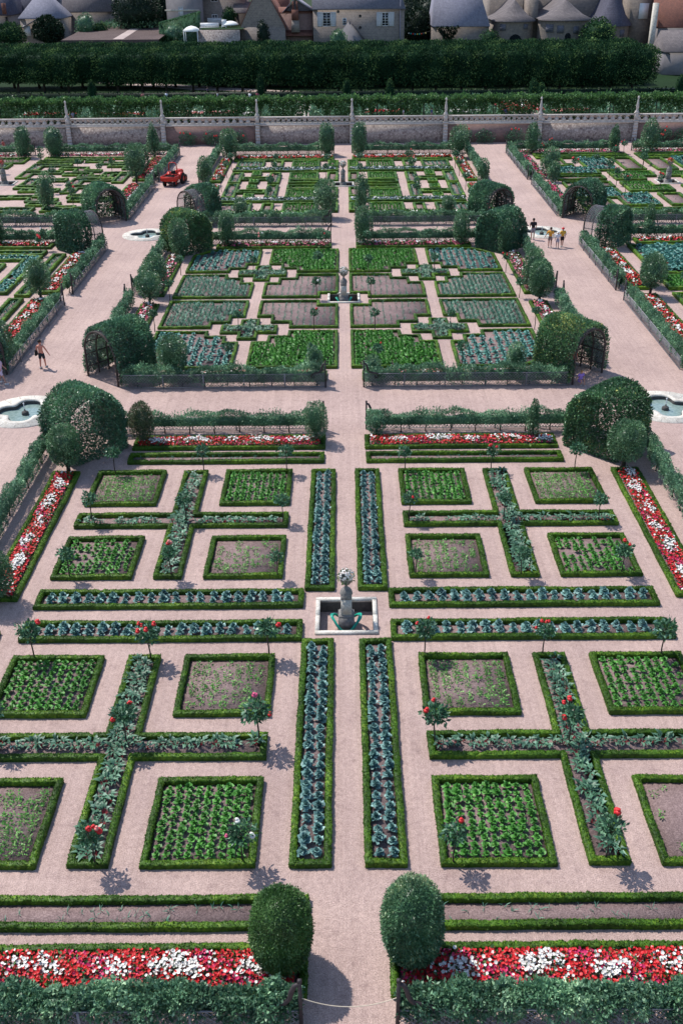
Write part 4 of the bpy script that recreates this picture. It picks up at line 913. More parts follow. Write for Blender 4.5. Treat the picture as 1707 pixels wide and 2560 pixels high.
# ------------------------------------------------------------------ arbours
def arbour(cx, cy, ang, label, cover=(.0, 1.0), mat='climber', n=8500, W=2.75, D=2.65, H=3.0, back=.8, low=1.0, L=.13):
    """cx, cy: the middle of the opening; ang: the way the tunnel runs inward from it"""
    t = thing('rose_arbour', label, 'arbour', (cx, cy, 0), ang-math.pi/2, 'climber-covered timber arbours at the path crossings')
    hw = W/2
    def arch(s):
        """s in 0..1 from one foot over the top to the other"""
        s = np.asarray(s, float); hs = H-hw*1.05; tot = 2*hs+math.pi*hw; d = s*tot
        x = np.where(d < hs, -hw, np.where(d > tot-hs, hw, -hw*np.cos(np.clip((d-hs)/hw, 0, math.pi))))
        z = np.where(d < hs, d, np.where(d > tot-hs, tot-d, hs+hw*1.05*np.sin(np.clip((d-hs)/hw, 0, math.pi))))
        return x, z
    s = np.linspace(0, 1, 25); X, Z = arch(s)
    g = G()
    for v in (0.0, D*.3, D*.58, D*.84):
        k = 1.0 if v in (0, D) else .97
        tube(g, [(x*k, v, z*k) for x, z in zip(X, Z)], .062 if v == 0 else .045, 6)
    for ss in np.linspace(.08, .92, 9):
        x, z = arch(ss); bar(g, (float(x)*.985, 0, float(z)*.985), (float(x)*.985, D*.88, float(z)*.985), .05)
    obj('frame', g, M['timber'], t)
    g = G(); m = 46
    for i in range(m):
        for sg in (1, -1):
            s0 = i/m; pts = []
            for k in range(9):
                ss = s0+sg*k/8*.34
                if 0 <= ss <= 1: x, z = arch(ss); pts.append((float(x)*1.01, D*.86*k/8, float(z)*1.01))
            for a, b in zip(pts[:-1], pts[1:]): bar(g, a, b, .012, .02)
    obj('lattice', g, M['lattice'], t)
    lum, fine = Lump(1.2), Lump(3.2)
    n = int(n*1.9); g = G(); ss = rng.uniform(.02, .98, n); vv = rng.uniform(-.04, 1.06, n)
    x, z = arch(ss); x2, z2 = arch(np.clip(ss+.01, 0, 1)); tx, tz = x2-x, z2-z; l = np.hypot(tx, tz)+1e-9; nx, nz = -tz/l, tx/l
    q = np.stack([x, vv*D, z], 1); b = fine(q*.7); keep = (vv >= cover[0]+.06*b) & (vv <= cover[1]+.07) & ((z > .5*(1-low)*2+.15*b) | (rng.random(n) < low)) & (b+rng.normal(0, .5, n) > -1.6)
    off = .05+.20*rng.random(n)+.10*np.clip(lum(q*.6), -1, 1)+.03*(z > 1.6)
    P = np.stack([x+nx*off, vv*D, z+nz*off], 1)[keep]; Nn = np.stack([nx, np.zeros(n), nz], 1)[keep]
    tn = np.clip(.42+.22*b+.25*lum(q*.6)+rng.normal(0, .18, n), 0, 1)[keep]
    leaves(g, P, Nn, L, .6, tn, .75, up=.1)
    if back:
        k = int(n*.46); xx = rng.uniform(-hw, hw, k); zz = rng.uniform(.0, H, k); xa, za = arch(.5)
        ok = np.where(zz < H-hw*1.05, True, (xx**2+((zz-(H-hw*1.05))/1.05)**2) < hw**2); f = fine(np.stack([xx, np.zeros(k), zz], 1)*.9)
        rim = (np.abs(xx) > hw*.66) | (zz > H*.66); ok &= rim | (f+rng.normal(0, .35, k) > 1-2.5*back-.2*zz)
        P = np.stack([xx*1.12, D-.04+.28*rng.random(k)+.2*(1-(xx/hw)**2)*(zz/H), zz*1.085], 1)[ok]
        leaves(g, P, np.tile([0, 1.0, .15], (len(P), 1)), L, .6, np.clip(.4+.2*f+rng.normal(0, .2, k), 0, 1)[ok], .75)
    obj('foliage', g, M[mat], t); return t
A45 = math.pi/4
arbour(-14.15, 15.75, -A45, 'big arbour with gaps in its leaves beside the left near pool', mat='climber', back=.95, n=10500, L=.12)
arbour(14.15, 15.75, -3*A45, 'dense golden-tipped arbour beside the right near pool', mat='climbergold', back=1.0, n=10500)
arbour(-14.2, 23.9, A45+.1, 'open dark-mouthed arbour at the near left corner of the middle plot', back=.75)
arbour(14.2, 23.7, 3*A45-.08, 'dark-mouthed arbour with gold tips at the near right corner of the middle plot', mat='climbergold', back=.8)
arbour(-14.2, 54.3, -A45, 'rounded golden-leaved arbour beside the left far pool', mat='climbergold', back=1.0, n=7500, L=.16)
arbour(14.2, 54.3, -3*A45, 'rounded dark green arbour beside the standing man at the right far pool', back=1.0, n=7500, L=.16)
arbour(-14.4, 62.4, A45, 'half-bare arbour with its lattice showing behind the tractor', cover=(.38, 1.0), back=.9, n=5500, L=.17)
arbour(14.4, 62.3, 3*A45-.25, 'dark-mouthed arbour at the front right corner of the far plot', back=.9, n=6000, L=.17)
arbour(-21.3, 54.9, -3*A45, 'arbour with bare lattice at its mouth at the corner of the left middle plot', cover=(.42, 1.0), back=1.0, n=6500, L=.16)
arbour(-21.5, 63.2, 3*A45-.15, 'deep black-mouthed arbour at the corner of the left far plot', back=1.0, n=6000, L=.17)
arbour(21.3, 55.3, -A45, 'arbour with bare lattice side at the corner of the right middle plot', cover=(.48, 1.0), back=.9, n=6000, L=.16)
arbour(21.6, 63.0, A45+.15, 'deep black-mouthed arbour at the corner of the right far plot', back=1.0, n=6000, L=.17)
arbour(-21.2, 24.1, 3*A45, 'arbour edge cut by the picture side beside the walking girl', back=.9)
arbour(21.2, 23.9, A45, 'arbour edge cut by the picture side at the near end of the right avenue', back=.9)

# ------------------------------------------------------------------ pools at the crossings
def pool(x, y, label, r=2.2):
    t = thing('fountain_pool', label, 'pool', (x, y, 0), 0, 'quatrefoil pools at the path crossings')
    k = 96; th = np.arange(k)*2*math.pi/k; f = lambda a: 1.28+.24*np.cos(4*a)-.06*np.cos(8*a)
    ri = f(th); g = G()
    c, s = np.cos(th), np.sin(th)
    rings = [(ri-.02, -.42), (ri, .02), (ri+.02, .10), (ri+.34, .10), (ri+.36, .06), (np.full(k, r-.02), .055), (np.full(k, r), 0.0)]
    V = np.concatenate([np.stack([a*c, a*s, np.full(k, z)], 1) for a, z in rings])
    Q = [[i*k+j, i*k+(j+1) % k, (i+1)*k+(j+1) % k, (i+1)*k+j] for i in range(len(rings)-1) for j in range(k)]
    jo = np.array([.5]*len(Q)); mi = np.array([1 if i == 0 else 0 for i in range(len(rings)-1) for j in range(k)])
    g.add(V, Q, mi=mi)
    for j in range(0, k, 6):   # joints between the kerb slabs
        a = th[j]+.01; r0 = f(a)+.37
        bar(g, (r0*math.cos(a), r0*math.sin(a), .060), ((r-.02)*math.cos(a), (r-.02)*math.sin(a), .0575), .02, .004, mi=2)
    obj('stone_surround', g, [M['kerb'], M['darkstone'], M['oldstone']], t)
    g = G(); V = np.concatenate([[[0, 0, -.16]], np.stack([(ri-.01)*c, (ri-.01)*s, np.full(k, -.16)], 1)])
    g.add(V, None, [[0, 1+j, 1+(j+1) % k] for j in range(k)]); obj('pool_water', g, M['water'], t)
    g = G(); lathe(g, [(.17, -.3), (.2, -.1), (.18, 0), (.1, .05), (.05, .06), (.03, .16), (.001, .17)], 14); obj('nozzle', g, M['darkstone'], t, True)
    g = G(); lathe(g, [(.02, .15), (.03, .3), (.024, .45), (.05, .5), (.03, .52), (.001, .56)], 8); obj('water_jet', g, M['whitepaint'], t, True)
    # the hole in the gravel is covered by a floor of its own below the water
pool(-17.6, 19.5, 'pale stone pool half hidden by the arbour with gaps in its leaves')
pool(17.6, 19.5, 'pale stone pool half hidden by the golden near arbour')
pool(-17.5, 58.6, 'pale stone pool behind the golden rounded arbour on the left avenue')
pool(17.6, 58.4, 'pale stone pool behind the visitors on the right avenue')

# ------------------------------------------------------------------ urns in sunken basins
def urn(x, y, label, blabel, col='white', hose=False, sc=1.0):
    t = thing('stone_basin', blabel, 'basin', (x, y, 0), 0, 'square stone basins round the urns')
    g = G(); a, w = 1.17, .165
    for sx, sy, lx, ly in ((0, -1, 2*a, w), (0, 1, 2*a, w)): box(g, (0, sy*(a-w/2), .02), (lx, ly, .13))
    for sx in (-1, 1):
        for k in range(2): box(g, (sx*(a-w/2), (k-.5)*(a-w), .018), (w, (a-w)-.015, .12))
    obj('rim', g, M['kerb'], t)
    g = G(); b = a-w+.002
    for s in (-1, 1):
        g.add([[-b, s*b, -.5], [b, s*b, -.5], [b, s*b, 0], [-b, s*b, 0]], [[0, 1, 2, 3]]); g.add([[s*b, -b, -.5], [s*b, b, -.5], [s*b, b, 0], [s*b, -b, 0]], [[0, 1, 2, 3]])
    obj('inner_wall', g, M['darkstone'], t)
    g = G(); g.add([[-b, -b, -.5], [b, -b, -.5], [b, b, -.5], [-b, b, -.5]], [[0, 1, 2, 3]]); obj('basin_floor', g, M['soil'] if not hose else M['gravel'], t)
    u = thing('urn_pedestal', label, 'urn', (x, y, -.5), 0, 'stone urns on pedestals', (.82*sc, .82*sc, sc))
    g = G(); box(g, (0, 0, .3), (.74, .74, .6)); box(g, (0, 0, .645), (.66, .66, .09), top=.85); obj('base', g, M['oldstone'], u)  # base in darker stone: the shade of its shadow side put into the colour
    g = G(); box(g, (0, 0, 1.02), (.5, .5, .68)); box(g, (0, -.256, 1.02), (.34, .012, .5)); obj('shaft', g, M['stone'] if hose else M['oldstone'], u)
    g = G(); lathe(g, [(.26, 1.36), (.36, 1.40), (.36, 1.47), (.33, 1.52), (.30, 1.56), (.30, 1.62), (.2, 1.72), (.13, 1.76)], 4, a0=math.pi/4, a1=math.pi/4+2*math.pi); lathe(g, [(.30, 1.56), (.27, 1.66), (.2, 1.76), (.10, 1.82), (.001, 1.83)], 16)
    obj('cap', g, M['oldstone'], u)
    g = G(); lathe(g, [(.14, 1.80), (.07, 1.86), (.06, 1.92), (.12, 1.98), (.22, 2.05), (.28, 2.15), (.30, 2.24), (.32, 2.26), (.29, 2.28), (.26, 2.2), (.001, 2.18)], 18); obj('urn_bowl', g, M['oldstone'], u, True)
    g = G(); n = 230; D = unit(rng.normal(0, 1, (n, 3))+[0, 0, .35]); P = D*np.array([.34, .34, .22])+np.array([0, 0, 2.36])
    for q in P[:120]:
        q = q+rng.normal(0, .03, 3); th = np.arange(5)*1.2566; r = rng.uniform(.03, .05); d = unit((q-[0, 0, 2.3])[None])[0]; a_ = unit(np.cross(d, [.3, .5, .7])[None])[0]; b_ = np.cross(d, a_)
        g.add([q+d*.02]+[q+(a_*math.cos(k)+b_*math.sin(k))*r for k in th], None, [[0, 1+k, 1+(k+1) % 5] for k in range(5)], mi=0)
    leaves(g, P[90:]*np.array([1, 1, .95])+[0, 0, .04], D[90:], .12, .5, None, .7, 1)
    obj('urn_flowers', g, [M[col], M['bedleaf']], u)
    if hose:
        h = thing('garden_hose', 'green hose coiled round the foot of the ' + label.split(' ', 1)[1].split(' in ')[0] if False else hose, 'hose', (x, y, -.5))
        g = G(); k = 150; th = np.linspace(0, 2*math.pi*4, k)
        tube(g, [((.54+.05*math.sin(a*1.7))*math.cos(a), (.42+.03*math.cos(a*1.3))*math.sin(a), .07+.02*a/6.28+.62*max(0, abs(math.cos(a))-.3)) for a in th], .024, 6); obj('hose_coil', g, M['hose'], h, True)
    return t
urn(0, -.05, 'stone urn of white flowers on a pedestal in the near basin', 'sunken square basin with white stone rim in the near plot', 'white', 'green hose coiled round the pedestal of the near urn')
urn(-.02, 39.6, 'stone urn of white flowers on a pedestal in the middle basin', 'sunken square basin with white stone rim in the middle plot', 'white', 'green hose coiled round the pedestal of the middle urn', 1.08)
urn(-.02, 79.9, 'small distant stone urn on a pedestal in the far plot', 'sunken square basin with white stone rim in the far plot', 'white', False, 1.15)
urn(34.9, 79.9, 'stone urn of red flowers on a pedestal in the right far plot', 'sunken square basin in the right far plot', 'red', False, 1.15)
urn(-37.1, 81.9, 'stone urn of red flowers at the picture edge in the left far plot', 'sunken square basin at the picture edge in the left far plot', 'red', False, 1.15)
# sunken floors need open holes in the gravel: rebuild the gravel around them
def gravel_with_holes():
    old = bpy.data.objects['gravel_ground']; me = old.data
    holes = [(x-1.01, x+1.01, y-1.01, y+1.01) for x, y in ((0, -.05), (-.02, 39.6), (-.02, 79.9), (34.9, 79.9), (-37.1, 81.9))]
    holes += [(x-1.5, x+1.5, y-1.5, y+1.5) for x, y in ((-17.6, 19.5), (17.6, 19.5), (-17.5, 58.6), (17.6, 58.4))]
    xs = sorted({-75, 75}|{h[0] for h in holes}|{h[1] for h in holes}); ys = sorted({-60, 106.6}|{h[2] for h in holes}|{h[3] for h in holes})
    g = G()
    for i in range(len(xs)-1):
        for j in range(len(ys)-1):
            mx, my = (xs[i]+xs[i+1])/2, (ys[j]+ys[j+1])/2
            if any(h[0] < mx < h[1] and h[2] < my < h[3] for h in holes): continue
            g.add([[xs[i], ys[j], 0], [xs[i+1], ys[j], 0], [xs[i+1], ys[j+1], 0], [xs[i], ys[j+1], 0]], [[0, 1, 2, 3]])
    old.data = mesh('gravel_ground', g, M['gravel']); bpy.data.meshes.remove(me)
gravel_with_holes()

# ------------------------------------------------------------------ clipped and free-standing trees of the garden
def tree(x, y, label, cr, z0, z1, mat='pear', n=1500, L=.12, p=2.3, amp=.10, trunk=.07, group=None, taper=0.0, name='fruit_tree', z=0.0, hole=0, core=.74, cat='tree', w=.45, depth=.32):
    t = thing(name, label, cat, (x, y, z), 0, group)
    g = G(); h = z0+(z1-z0)*.45
    tube(g, [(0, 0, 0), (.03, .02, h*.4), (-.02, .03, h*.75), (0, 0, h)], [trunk*1.25, trunk, trunk*.85, trunk*.5], 7)
    for k in range(4):
        a = k*1.7+rng.uniform(0, 1); tube(g, [(0, 0, h*.72), (math.cos(a)*cr*.3, math.sin(a)*cr*.3, h*.95), (math.cos(a)*cr*.55, math.sin(a)*cr*.55, h*1.25)], [trunk*.5, trunk*.35, trunk*.15], 5)
    obj('trunk', g, M['bark'], t)
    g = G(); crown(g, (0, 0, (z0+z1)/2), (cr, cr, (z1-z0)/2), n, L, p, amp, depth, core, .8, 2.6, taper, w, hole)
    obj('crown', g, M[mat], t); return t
M['topiary'] = leafmat('bright_topiary_leaf', (.03, .085, .022), (.075, .165, .05), .42, .2, (.15, .26, .10), .45, .4, 1.5, 1.35)
tree(-1.64, -14.95, 'big bright green clipped egg-shaped shrub at the path mouth above the red flowers', .74, .12, 2.56, 'topiary', 17000, .075, 2.25, .035, .08, 'clipped shrubs at the path mouth', 0, 'clipped_shrub', core=.9, cat='shrub', w=.38, depth=.16)
tree(1.55, -14.8, 'big dark grey-leaved clipped egg-shaped shrub at the path mouth above the red flowers', .72, .12, 2.64, 'pearpale', 15000, .085, 2.3, .035, .08, 'clipped shrubs at the path mouth', 0, 'clipped_shrub', core=.9, cat='shrub', w=.38, depth=.16)
def T_(x, y, lab, cr, z0, z1, mat='pear', n=1500, L=.12, *a, **k):
    k.setdefault('core', .66); return tree(x, y, lab, cr, z0, z1, mat, int(n*1.55), L*.9, *a, **k)
T_(-10.3, 15.2, 'russet-tipped pyramid fruit tree in the left back flower bed of the near plot', .68, .35, 2.35, 'russet', 2600, .11, 2.0, .14, taper=.3)
T_(-1.5, 15.4, 'loose grey-green fruit tree by the post at the back left path corner, near plot', .55, .3, 2.2, 'pearpale', 1900, .11, 2.2, .16, hole=.3)
T_(9.6, 15.5, 'slender young tree rising from the back right flower bed of the near plot', .38, .2, 2.3, 'pear', 900, .12, 1.8, .2, .04, taper=.55)
T_(1.6, 16.1, 'small loose shrub at the back right path corner, near plot', .5, .1, 1.45, 'apple', 1100, .11, 2, .18, .04, core=.6)
T_(-13.4, 12.0, 'clipped leafy tree at the end of the left red flower strip, near plot', .72, .55, 2.45, 'pear', 3600, .11, 2.6, .08, .09)
T_(13.4, 12.0, 'round clipped tree on a clear trunk at the end of the right red flower strip', .82, .65, 2.5, 'pear', 4200, .11, 2.6, .06, .1)
T_(-13.6, 1.0, 'clipped tree at the picture edge at the near end of the left flower strip', .75, .4, 2.3, 'pear', 3000, .11, 2.5, .08, .09)
T_(-13.75, 40.7, 'tall dark fruit tree on the left edge of the middle plot, farther of a pair', .8, .4, 3.0, 'pear', 2200, .15, 2.5, .1, .09)
T_(-13.85, 38.2, 'loose pale fruit tree on the left edge of the middle plot, nearer of a pair', .78, .5, 2.4, 'pearpale', 1700, .14, 2.2, .16, .08, hole=.2)
T_(-10.0, 24.0, 'clipped round-headed tree before the near left cabbages of the middle plot', .8, .55, 2.75, 'pear', 2800, .13, 2.6, .08, .09)
T_(-1.75, 24.0, 'slender grey-green tree by the front path corner, left, middle plot', .42, .5, 2.0, 'pearpale', 900, .13, 2, .2, .05)
T_(13.8, 40.9, 'tall dark fruit tree on the right edge of the middle plot, farther of a pair', .7, .35, 3.1, 'pear', 2400, .15, 2.6, .08, .09)
T_(13.9, 38.3, 'round dark fruit tree on the right edge of the middle plot, nearer of a pair', .78, .5, 3.0, 'pear', 2600, .15, 2.6, .08, .09)
T_(10.0, 24.0, 'slim upright young tree before the near right cabbages of the middle plot', .5, .3, 2.1, 'pear', 1100, .13, 2, .16, .05)
T_(1.6, 23.9, 'small loose shrub at the front path corner, right, middle plot', .5, .2, 1.5, 'pearpale', 900, .12, 2, .18, .04)
T_(-13.4, 50.7, 'narrow fruit tree before the golden rounded arbour', .75, .3, 3.2, 'pear', 1800, .16, 2.5, .1, .08)
T_(-9.9, 54.3, 'columnar clipped tree at the far left flower bed of the middle plot', .62, .2, 2.9, 'pear', 1500, .16, 3, .08, .08)
T_(1.7, 54.4, 'columnar loose tree at the far right path corner of the middle plot', .75, .2, 3.2, 'pear', 1700, .16, 2.6, .12, .08)
T_(10.0, 54.3, 'columnar tree in the far right flower bed of the middle plot', .62, .2, 2.6, 'pear', 1500, .16, 2.6, .12, .08)
T_(13.3, 51.5, 'narrow fruit tree before the dark rounded arbour', .55, .2, 2.7, 'pear', 1300, .16, 2.3, .12, .08)
T_(-13.7, 94.6, 'tall clipped dark tree at the back left corner of the far plot', .95, .3, 3.6, 'pear', 1500, .22, 2.6, .08, .09)
T_(-1.7, 64.6, 'columnar clipped tree at the front left path corner of the far plot', 1.0, .4, 3.5, 'pear', 1600, .2, 2.7, .08, .09)
T_(1.75, 64.7, 'slender loose tree at the front right path corner of the far plot', .62, .2, 4.0, 'pearpale', 1200, .2, 2.3, .15, .08)
T_(-1.95, 97.5, 'dark clipped column at the back of the far plot, left of the path', .85, .1, 3.7, 'pear', 1300, .22, 3.2, .06, .09, core=.85)
T_(2.0, 97.5, 'dark clipped column at the back of the far plot, right of the path', .85, .1, 3.8, 'pear', 1300, .22, 3.2, .06, .09, core=.85)
T_(14.0, 95.3, 'broad loose tree at the back right corner of the far plot', 1.05, .2, 3.7, 'pear', 1400, .22, 2.4, .14, .09)
T_(-9.6, 64.0, 'small dark tree at the front left of the far plot', .6, .2, 2.0, 'pear', 800, .18, 2.2, .12, .06)
T_(9.8, 64.2, 'small dark tree at the front right of the far plot', .6, .2, 2.0, 'pear', 800, .18, 2.2, .12, .06)
T_(15.0, 79.9, 'loose shrub beside the outer red flowers, right of the far plot', .6, .2, 2.5, 'pearpale', 900, .2, 2.2, .15, .06)
T_(-14.9, 80.5, 'tall dark tree at the outer left edge of the far plot', .7, .3, 2.9, 'pear', 1100, .2, 2.4, .1, .08)
T_(-22.6, 81.8, 'tall dark clipped tree by the magenta flowers, nearer of a pair, left far plot', .95, .7, 4.0, 'pear', 1600, .22, 2.5, .1, .1)
T_(-22.6, 84.8, 'dark clipped tree by the magenta flowers, farther of a pair, left far plot', 1.0, .6, 3.6, 'pear', 1600, .22, 2.5, .1, .1)
T_(-23.2, 97.4, 'conical tree against the wall at the back of the left far plot', .95, .3, 3.7, 'pear', 1100, .22, 1.8, .14, .09, taper=.5)
T_(-35.4, 97.5, 'dark clipped column by the wall path, right side, left far plot', .95, .1, 3.5, 'pear', 1300, .22, 3.2, .07, .09, core=.85)
T_(-39.3, 97.8, 'dark clipped column by the wall path, left side, left far plot', .85, .1, 3.6, 'pear', 1300, .22, 3.2, .06, .09, core=.85)
T_(-28.9, 68.6, 'slim dark tree before the black-mouthed arbour of the left far plot', .7, .3, 3.4, 'pear', 1200, .2, 2.2, .14, .08)
T_(-22.0, 39.6, 'bushy tree between the red flower strips of the left middle plot', .95, .6, 3.0, 'pear', 2200, .15, 2.1, .15, .09, taper=.2)
T_(-20.8, 26.2, 'dark clipped tree at the picture edge beside the walking girl', .8, .5, 3.0, 'pear', 2200, .14, 2.4, .1, .09)
T_(-29.5, 55.2, 'slender young tree in the back hedge of the left middle plot', .5, .2, 2.6, 'pear', 800, .17, 1.9, .16, .05, taper=.4)
T_(22.1, 39.5, 'bushy tree between the red flower strips of the right middle plot', .95, .6, 3.0, 'pear', 2200, .15, 2.1, .15, .09, taper=.2)
T_(22.7, 42.0, 'loose grey-green shrub at the corner of the pumpkin bed', .8, .1, 2.5, 'pearpale', 1500, .15, 2.2, .18, .06, hole=.2)
T_(26.5, 56.6, 'young tree in the back hedge of the right middle plot', .55, .2, 2.9, 'pear', 900, .17, 2, .15, .05, taper=.4)
T_(23.2, 97.3, 'conical loose tree at the back left corner of the right far plot', 1.0, .2, 3.6, 'pearpale', 1200, .22, 2.1, .16, .08, taper=.25)
T_(33.2, 97.4, 'small pointed tree left of the wall path, right far plot', .75, .2, 3.3, 'pear', 900, .22, 1.9, .16, .07, taper=.4)
T_(37.5, 97.2, 'bushy tree right of the wall path, right far plot', 1.2, .2, 3.9, 'pear', 1500, .22, 2.2, .14, .09, taper=.25)
T_(22.6, 82.5, 'rounded clipped tree at the inner edge of the right far plot', .95, .3, 3.1, 'pear', 1400, .2, 2.5, .1, .08)
T_(22.6, 80.2, 'small loose shrub at the inner edge of the right far plot', .6, .2, 2.0, 'pearpale', 700, .2, 2.2, .16, .05)

# ------------------------------------------------------------------ climbing roses against the wall
for X, nb, w in ((-20.2, 3, 'left of the path mouth'), (-17.0, 3, 'at the path mouth'), (-13.6, 2, 'by the left far corner tree'), (15.6, 1, 'behind the right corner tree'), (18.3, 0, 'low at the right path mouth'), (22.2, 3, 'at the start of the right avenue'), (41.4, 4, 'on the right end brick bay'), (44.0, 1, 'at the right picture edge')):
    t = thing('climbing_rose', f"dark climbing rose against the brick bay {w}", 'rose bush', (X, 105.2, 0), 0, 'climbing roses on the brick bays')
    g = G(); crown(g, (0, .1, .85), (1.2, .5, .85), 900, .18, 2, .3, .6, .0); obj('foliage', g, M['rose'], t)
    for k in range(nb): link('bloom', RB['red'], t, (rng.uniform(-.8, .8), -.3, rng.uniform(.7, 1.9)), 0, 2.1)

# ------------------------------------------------------------------ people
SKINM = plain('skin', (.50, .27, .20), .55, .12, 8); SKINP = plain('sunburnt_skin', (.62, .25, .18), .5, .12, 8)
CLOTH = {}
def cloth(c):
    if c not in CLOTH: CLOTH[c] = plain('cloth', c, .85, .2, 14)
    return CLOTH[c]
def skinmesh(name, V, E, Rr, mat, sub=1, root=0):
    me = bpy.data.meshes.new('tmp'); me.from_pydata([tuple(v) for v in V], E, []); o = bpy.data.objects.new('tmp', me); COL.objects.link(o)
    md = o.modifiers.new('s', 'SKIN'); md.use_smooth_shade = True
    for i, r in enumerate(Rr): me.skin_vertices[0].data[i].radius = (r, r) if not isinstance(r, tuple) else r; me.skin_vertices[0].data[i].use_root = (i == root)
    o.modifiers.new('d', 'SUBSURF').levels = sub
    bpy.context.view_layer.update(); dg = bpy.context.evaluated_depsgraph_get()
    m = bpy.data.meshes.new_from_object(o.evaluated_get(dg)); m.name = name
    bpy.data.objects.remove(o); bpy.data.meshes.remove(me); m.materials.clear(); m.materials.append(mat); return m
def person(x, y, heading, h, label, top=None, bottom=(.1, .1, .12), hair=(.03, .02, .015), legs=(.12, -.12), arms=((.1, -.1), (-.1, .1)), z=0.0, longleg=False, skin=None, hat=None, bag=None, sit=False, shoes=(.5, .5, .5), dress=False, bend=0.0):
    """legs: forward swing of left and right foot; arms: (forward, outward) of each hand"""
    skin = skin or SKINM; t = thing('person', label, 'person', (x, y, z), heading, None, h/1.75)
    dz = -.48 if sit else 0.0
    V, E, Rr = [], [], []
    def v(p, r, par=None):
        V.append(np.array(p, float)); Rr.append(r); i = len(V)-1
        if par is not None: E.append((par, i))
        return i
    pel = v((0, 0, .95+dz), .125); sp = v((0, bend*.3, 1.12+dz), (.125, .105), pel); ch = v((0, bend*.7, 1.33+dz), (.15, .115), sp); nk = v((0, .01+bend, 1.47+dz), .055, ch)
    h0 = v((0, .03+bend, 1.555+dz), .07, nk); h1 = v((0, .035+bend, 1.64+dz), .093, h0); h2 = v((0, .02+bend, 1.715+dz), .062, h1); v((0, .135+bend, 1.625+dz), .014, h1)
    for s in (-1, 1): v((s*.098, .02+bend, 1.63+dz), .014, h1)
    leg, arm = {}, {}
    for s, f in ((-1, legs[0]), (1, legs[1])):
        hp = v((s*.095, 0, .87+dz), .088, pel)
        if sit: kn = v((s*.13, .42, .5), .062, hp); an = v((s*.12, .44+f, .1), .042, kn)
        else: kn = v((s*.1, f*.55+.03, .49), .062, hp); an = v((s*.1, f, .09+max(0, -f)*.25), .042, kn)
        a_ = V[an]; v((a_[0]+s*.02, a_[1]+.15, .035+max(0, -f)*.1), .035, an); leg[s] = (hp, kn, an)
    for s, (f, o) in ((-1, arms[0]), (1, arms[1])):
        sh = v((s*.195, bend*.8, 1.40+dz), .058, ch); el = v((s*(.235+abs(o)*.6), f*.4+bend*.8-.02, 1.13+dz), .043, sh); wr = v((s*(.235+abs(o)), f+bend*.8, .90+dz+abs(f)*.35), .030, el)
        d = unit((V[wr]-V[el])[None])[0]; pm = v(V[wr]+d*.06, .030, wr)
        side = unit(np.cross(d, [0, 1, 0])[None])[0]; fw_ = np.cross(side, d)
        for k, ln in enumerate((.075, .085, .08, .062)):
            b = v(V[pm]+d*.03+fw_*(.024-.016*k), .011, pm); v(V[b]+d*ln*.8+side*s*.015, .008, b)
        b = v(V[wr]+d*.035+fw_*.038, .011, wr); v(V[b]+d*.045+fw_*.015, .009, b); arm[s] = (sh, el, wr)
    link('body', skinmesh('body', V, E, Rr, skin), t)
    def rad(i): return Rr[i] if isinstance(Rr[i], tuple) else (Rr[i], Rr[i])
    def wear(nm, pts, ed, extra, col, lim=None):
        link(nm, skinmesh(nm, pts, ed, [(a+extra, b+extra) for a, b in lim], cloth(col)), t)
    if bottom is not None:
        P = [V[pel]+[0, 0, .06], V[pel]-[0, 0, .03]]; L_ = [rad(pel), (.13, .12)]; ed = [(0, 1)]
        for s in (-1, 1):
            hp, kn, an = leg[s]; k = len(P); P += [V[hp]-[0, 0, .03], V[hp]+(V[kn]-V[hp])*(.78 if not longleg else 1)]; L_ += [rad(hp), (.075, .075)]; ed += [(1, k), (k, k+1)]
            if longleg: P.append(V[kn]+(V[an]-V[kn])*.9); L_.append((.055, .055)); ed.append((k+1, k+2))
        wear('shorts' if not longleg else 'trousers', P, ed, .022, bottom, L_)
    if top is not None:
        P = [V[pel]-[0, 0, .0 if not dress else .32], V[sp], V[ch], V[nk]-[0, 0, .03]]; L_ = [(.13, .115) if not dress else (.24, .22), rad(sp), (.155, .12), (.07, .065)]; ed = [(0, 1), (1, 2), (2, 3)]
        for s in (-1, 1):
            sh, el, wr = arm[s]; k = len(P); P += [V[sh], V[sh]+(V[el]-V[sh])*.75]; L_ += [(.058, .058), (.05, .05)]; ed += [(2, k), (k, k+1)]
        wear('dress' if dress else 'shirt', P, ed, .036, top, L_)
    g = G(); c = V[h1]+np.array([0, -.018, .03]); lathe(g, [(.104, -.05), (.112, 0), (.1, .06), (.06, .1), (.001, .115)], 14, tuple(c))
    link('hat' if hat else 'hair', mesh('hair', g, cloth(hat or hair), True), t)
    if hat: g = G(); lathe(g, [(.10, .0), (.17, -.01), (.17, -.016), (.1, -.012)], 14, tuple(c+[0, .03, 0])); link('hat_brim', mesh('brim', g, cloth(hat), True), t)
    for s in (-1, 1):
        g = G(); lathe(g, [(.001, -.012), (.011, 0), (.001, .012)], 8, tuple(V[h1]+np.array([s*.033, .088, .01]))); link('eye', mesh('eye', g, cloth((.02, .015, .01)), True), t)
        g = G(); a_ = V[leg[s][2]]; box(g, (a_[0]+s*.01, a_[1]+.05, a_[2]-.045), (.095, .26, .075), top=.8); link('shoe', mesh('shoe', g, cloth(shoes)), t)
    g = G(); box(g, tuple(V[h1]+np.array([0, .088, -.055])), (.05, .012, .012)); link('mouth', mesh('mouth', g, cloth((.35, .08, .07))), t)
    if bag: g = G(); box(g, (-.27, -.05, 1.0), (.1, .3, .34), top=.8); bar(g, (-.2, -.02, 1.42), (-.26, -.06, 1.1), .03); link('shoulder_bag', mesh('shoulder_bag', g, cloth(bag)), t)
    return t
